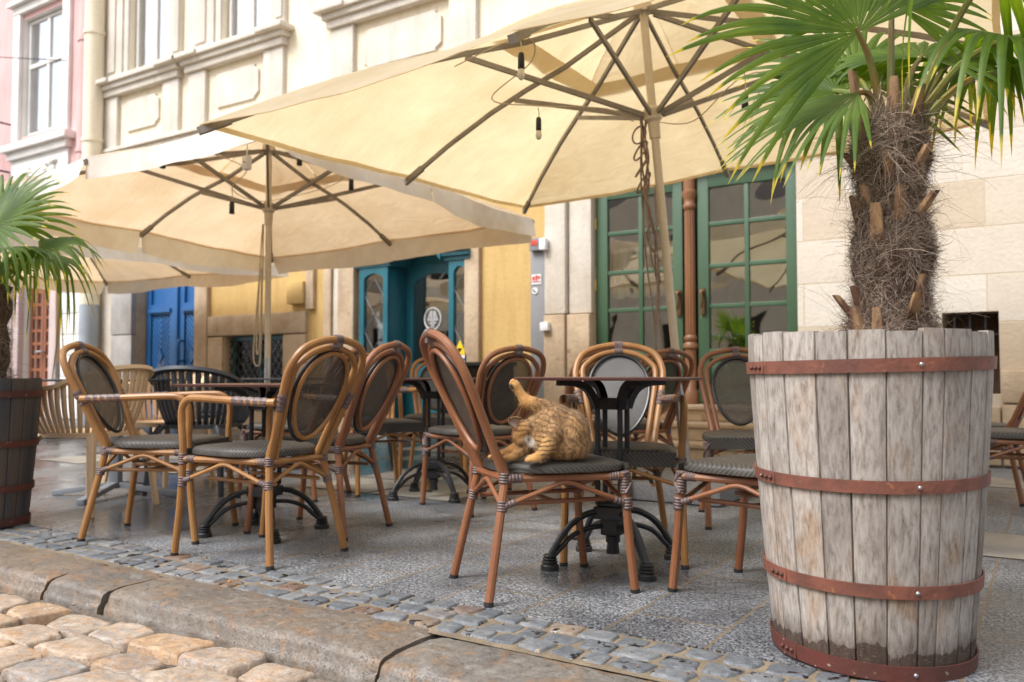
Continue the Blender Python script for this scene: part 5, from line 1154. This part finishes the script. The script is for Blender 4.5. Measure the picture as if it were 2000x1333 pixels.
limb([(-.095, .0, .050), (-.135, -.012, .044), (-.165, -.016, .036), (-.195, -.012, .026), (-.222, -.01, .016), (-.240, -.012, .012)], [.034, .029, .023, .0145, .013, .0135])      # other hind leg along the seat
limb([(-.120, -.03, .048), (-.150, -.045, .026), (-.176, -.052, .013), (-.192, -.055, .010)], [.024, .019, .014, .0145])      # far foreleg
limb([(-.040, -.065, .092), (-.052, -.085, .068), (-.066, -.095, .042), (-.086, -.100, .022), (-.104, -.104, .011), (-.114, -.107, .008)], [.036, .027, .0200, .0165, .0165, .0175])      # near foreleg
for (c, d, s_) in (((-.175, .018, .266), (-.010, -.006, .006), (.4, -.2, .9)), ((-.250, -.014, .010), (-.012, -.002, .0), (0, 1, 0)), ((-.200, -.058, .009), (-.010, -.004, 0), (0, 1, 0)), ((-.122, -.111, .008), (-.010, -.006, 0), (-.5, .85, 0))):
    sdv = Vector(s_).normalized()
    for q in (-1.3, -.45, .45, 1.3): cb.ell(Vector(c) + sdv * q * .0065 + Vector(d) * (.55 - .18 * abs(q)), (.0076, .0076, .007), 9, 7)
tmp = cb.build('cat_volume', M['coat']); md = tmp.modifiers.new('r', 'REMESH'); md.mode = 'VOXEL'; md.voxel_size = .0034; md2 = tmp.modifiers.new('s', 'SMOOTH'); md2.factor = .5; md2.iterations = 7
dg = bpy.context.evaluated_depsgraph_get(); me = bpy.data.meshes.new_from_object(tmp.evaluated_get(dg)); bpy.data.objects.remove(tmp)
for p in me.vertices: p.co.z = max(p.co.z, .0015)
for p in me.polygons: p.use_smooth = True
me.name = 'body'; bo = bpy.data.objects.new('body', me); C.objects.link(bo); bo.parent = ct
if not me.materials: me.materials.append(M['coat'])
w = MB()      # ear: a thin cupped shell with pinkish inside, opening towards the street
def ear(u, v, d=0., k=1.):
    t = 2 * u - 1; wd = .0215 * k * (1 - v ** 2.4) ** .6; ax = Vector((-.0365, -.006, .0135)); wv_ = Vector((.33, -.10, .94)); b = Vector((-.1545, -.052, .126))
    return b + ax * v * (1 if k == 1 else .88) + wv_ * (t * wd) + Vector((0, -1, 0)) * (-.011 * (1 - t * t) * (1 - .6 * v) + d)
w.grid(lambda u, v: ear(u, v), 12, 10); eo = w.build('ear', M['coat'], ct); sm = eo.modifiers.new('t', 'SOLIDIFY'); sm.thickness = .003; sm.offset = 0
w = MB(); w.grid(lambda u, v: ear(u, .04 + .96 * v, .0022, .74), 12, 10); w.build('inner_ear', M['earin'], eo)
rr = random.Random(2); w = MB(); vs = []; fs = []; me.calc_loop_triangles(); tri = me.loop_triangles; ar = [t_.area for t_ in tri]; cum = []; tot = 0
for a in ar: tot += a; cum.append(tot)
import bisect
for k in range(26000):
    t_ = tri[min(bisect.bisect(cum, rr.random() * tot), len(tri) - 1)]; a, b, c = (me.vertices[i].co for i in t_.vertices); u, v = rr.random(), rr.random()
    if u + v > 1: u, v = 1 - u, 1 - v
    p = a + (b - a) * u + (c - a) * v; n_ = t_.normal
    if p.z < .003: continue
    paw = p.z < .03 and p.x < -.09 or p.x < -.13 and p.z > .2
    fl_ = Vector((.55, .1, -.8)) if p.x > -.11 else Vector((-.7, 0, -.5)); fl_ = fl_ - n_ * fl_.dot(n_); fl_ = (fl_ + Vector((rr.gauss(0, .35), rr.gauss(0, .35), rr.gauss(0, .35)))).normalized()
    Ln = rr.uniform(.007, .015) * (.45 if paw else 1); q = p + fl_ * Ln + n_ * Ln * rr.uniform(.18, .45); sdv = fl_.cross(n_).normalized() * rr.uniform(.00035, .0006); o = len(vs); vs += [p - sdv, p + sdv, q]; fs.append((o, o + 1, o + 2))
w.add(vs, fs); fu = w.build('fur', M['coat'], bo, smooth=False); fu['kind'] = 'stuff'

# crumbs and shed petals on the paving
rr = random.Random(12); w = MB()
for k in range(90):
    x, y = (rr.uniform(-5, .3), rr.uniform(2.0, 5.5)) if k < 45 else (rr.uniform(-4, .3), rr.choice((1.70, 1.69, 2.02, 1.5, 1.2)) + rr.gauss(0, .03)); z = .004 if y > 2.0 else -.058; a = rr.uniform(0, 6.3); r_ = rr.uniform(.003, .008); w.mi = rr.choice((0, 0, 1, 2))
    w.ell((x, y, z + .001), (r_, r_ * .6, .0018), 7, 4, Matrix.Rotation(a, 3, 'Z'))
lo = w.build('leaf_litter', [M['stub'], M['orange'], M['bark']]); lo['kind'] = 'stuff'

# low black planter box by the yellow wall
t = thing('planter_box', 'low black box planter against the yellow wall behind the reddish chairs', 'planter box', (-5.3, 7.5, 0)); o5 = (-5.3, 7.5, 0)
w = MB().box(-5.70, -4.95, 7.32, 7.72, .06, .86); w.build('box_body', M['dark'], t, off=o5, bevel=.012)
for a, b, c, d in ((-5.72, -4.93, .86, .90), (-5.72, -4.93, .06, .12)): MB().box(a, b, 7.29, 7.75, c, d).build('rim', M['anth'], t, off=o5, bevel=.006)
for x in (-5.66, -4.99):
    for y in (7.36, 7.68): MB().tube([(x, y, 0), (x, y, .06)], .03, 8).build('foot', M['black'], t, off=o5)
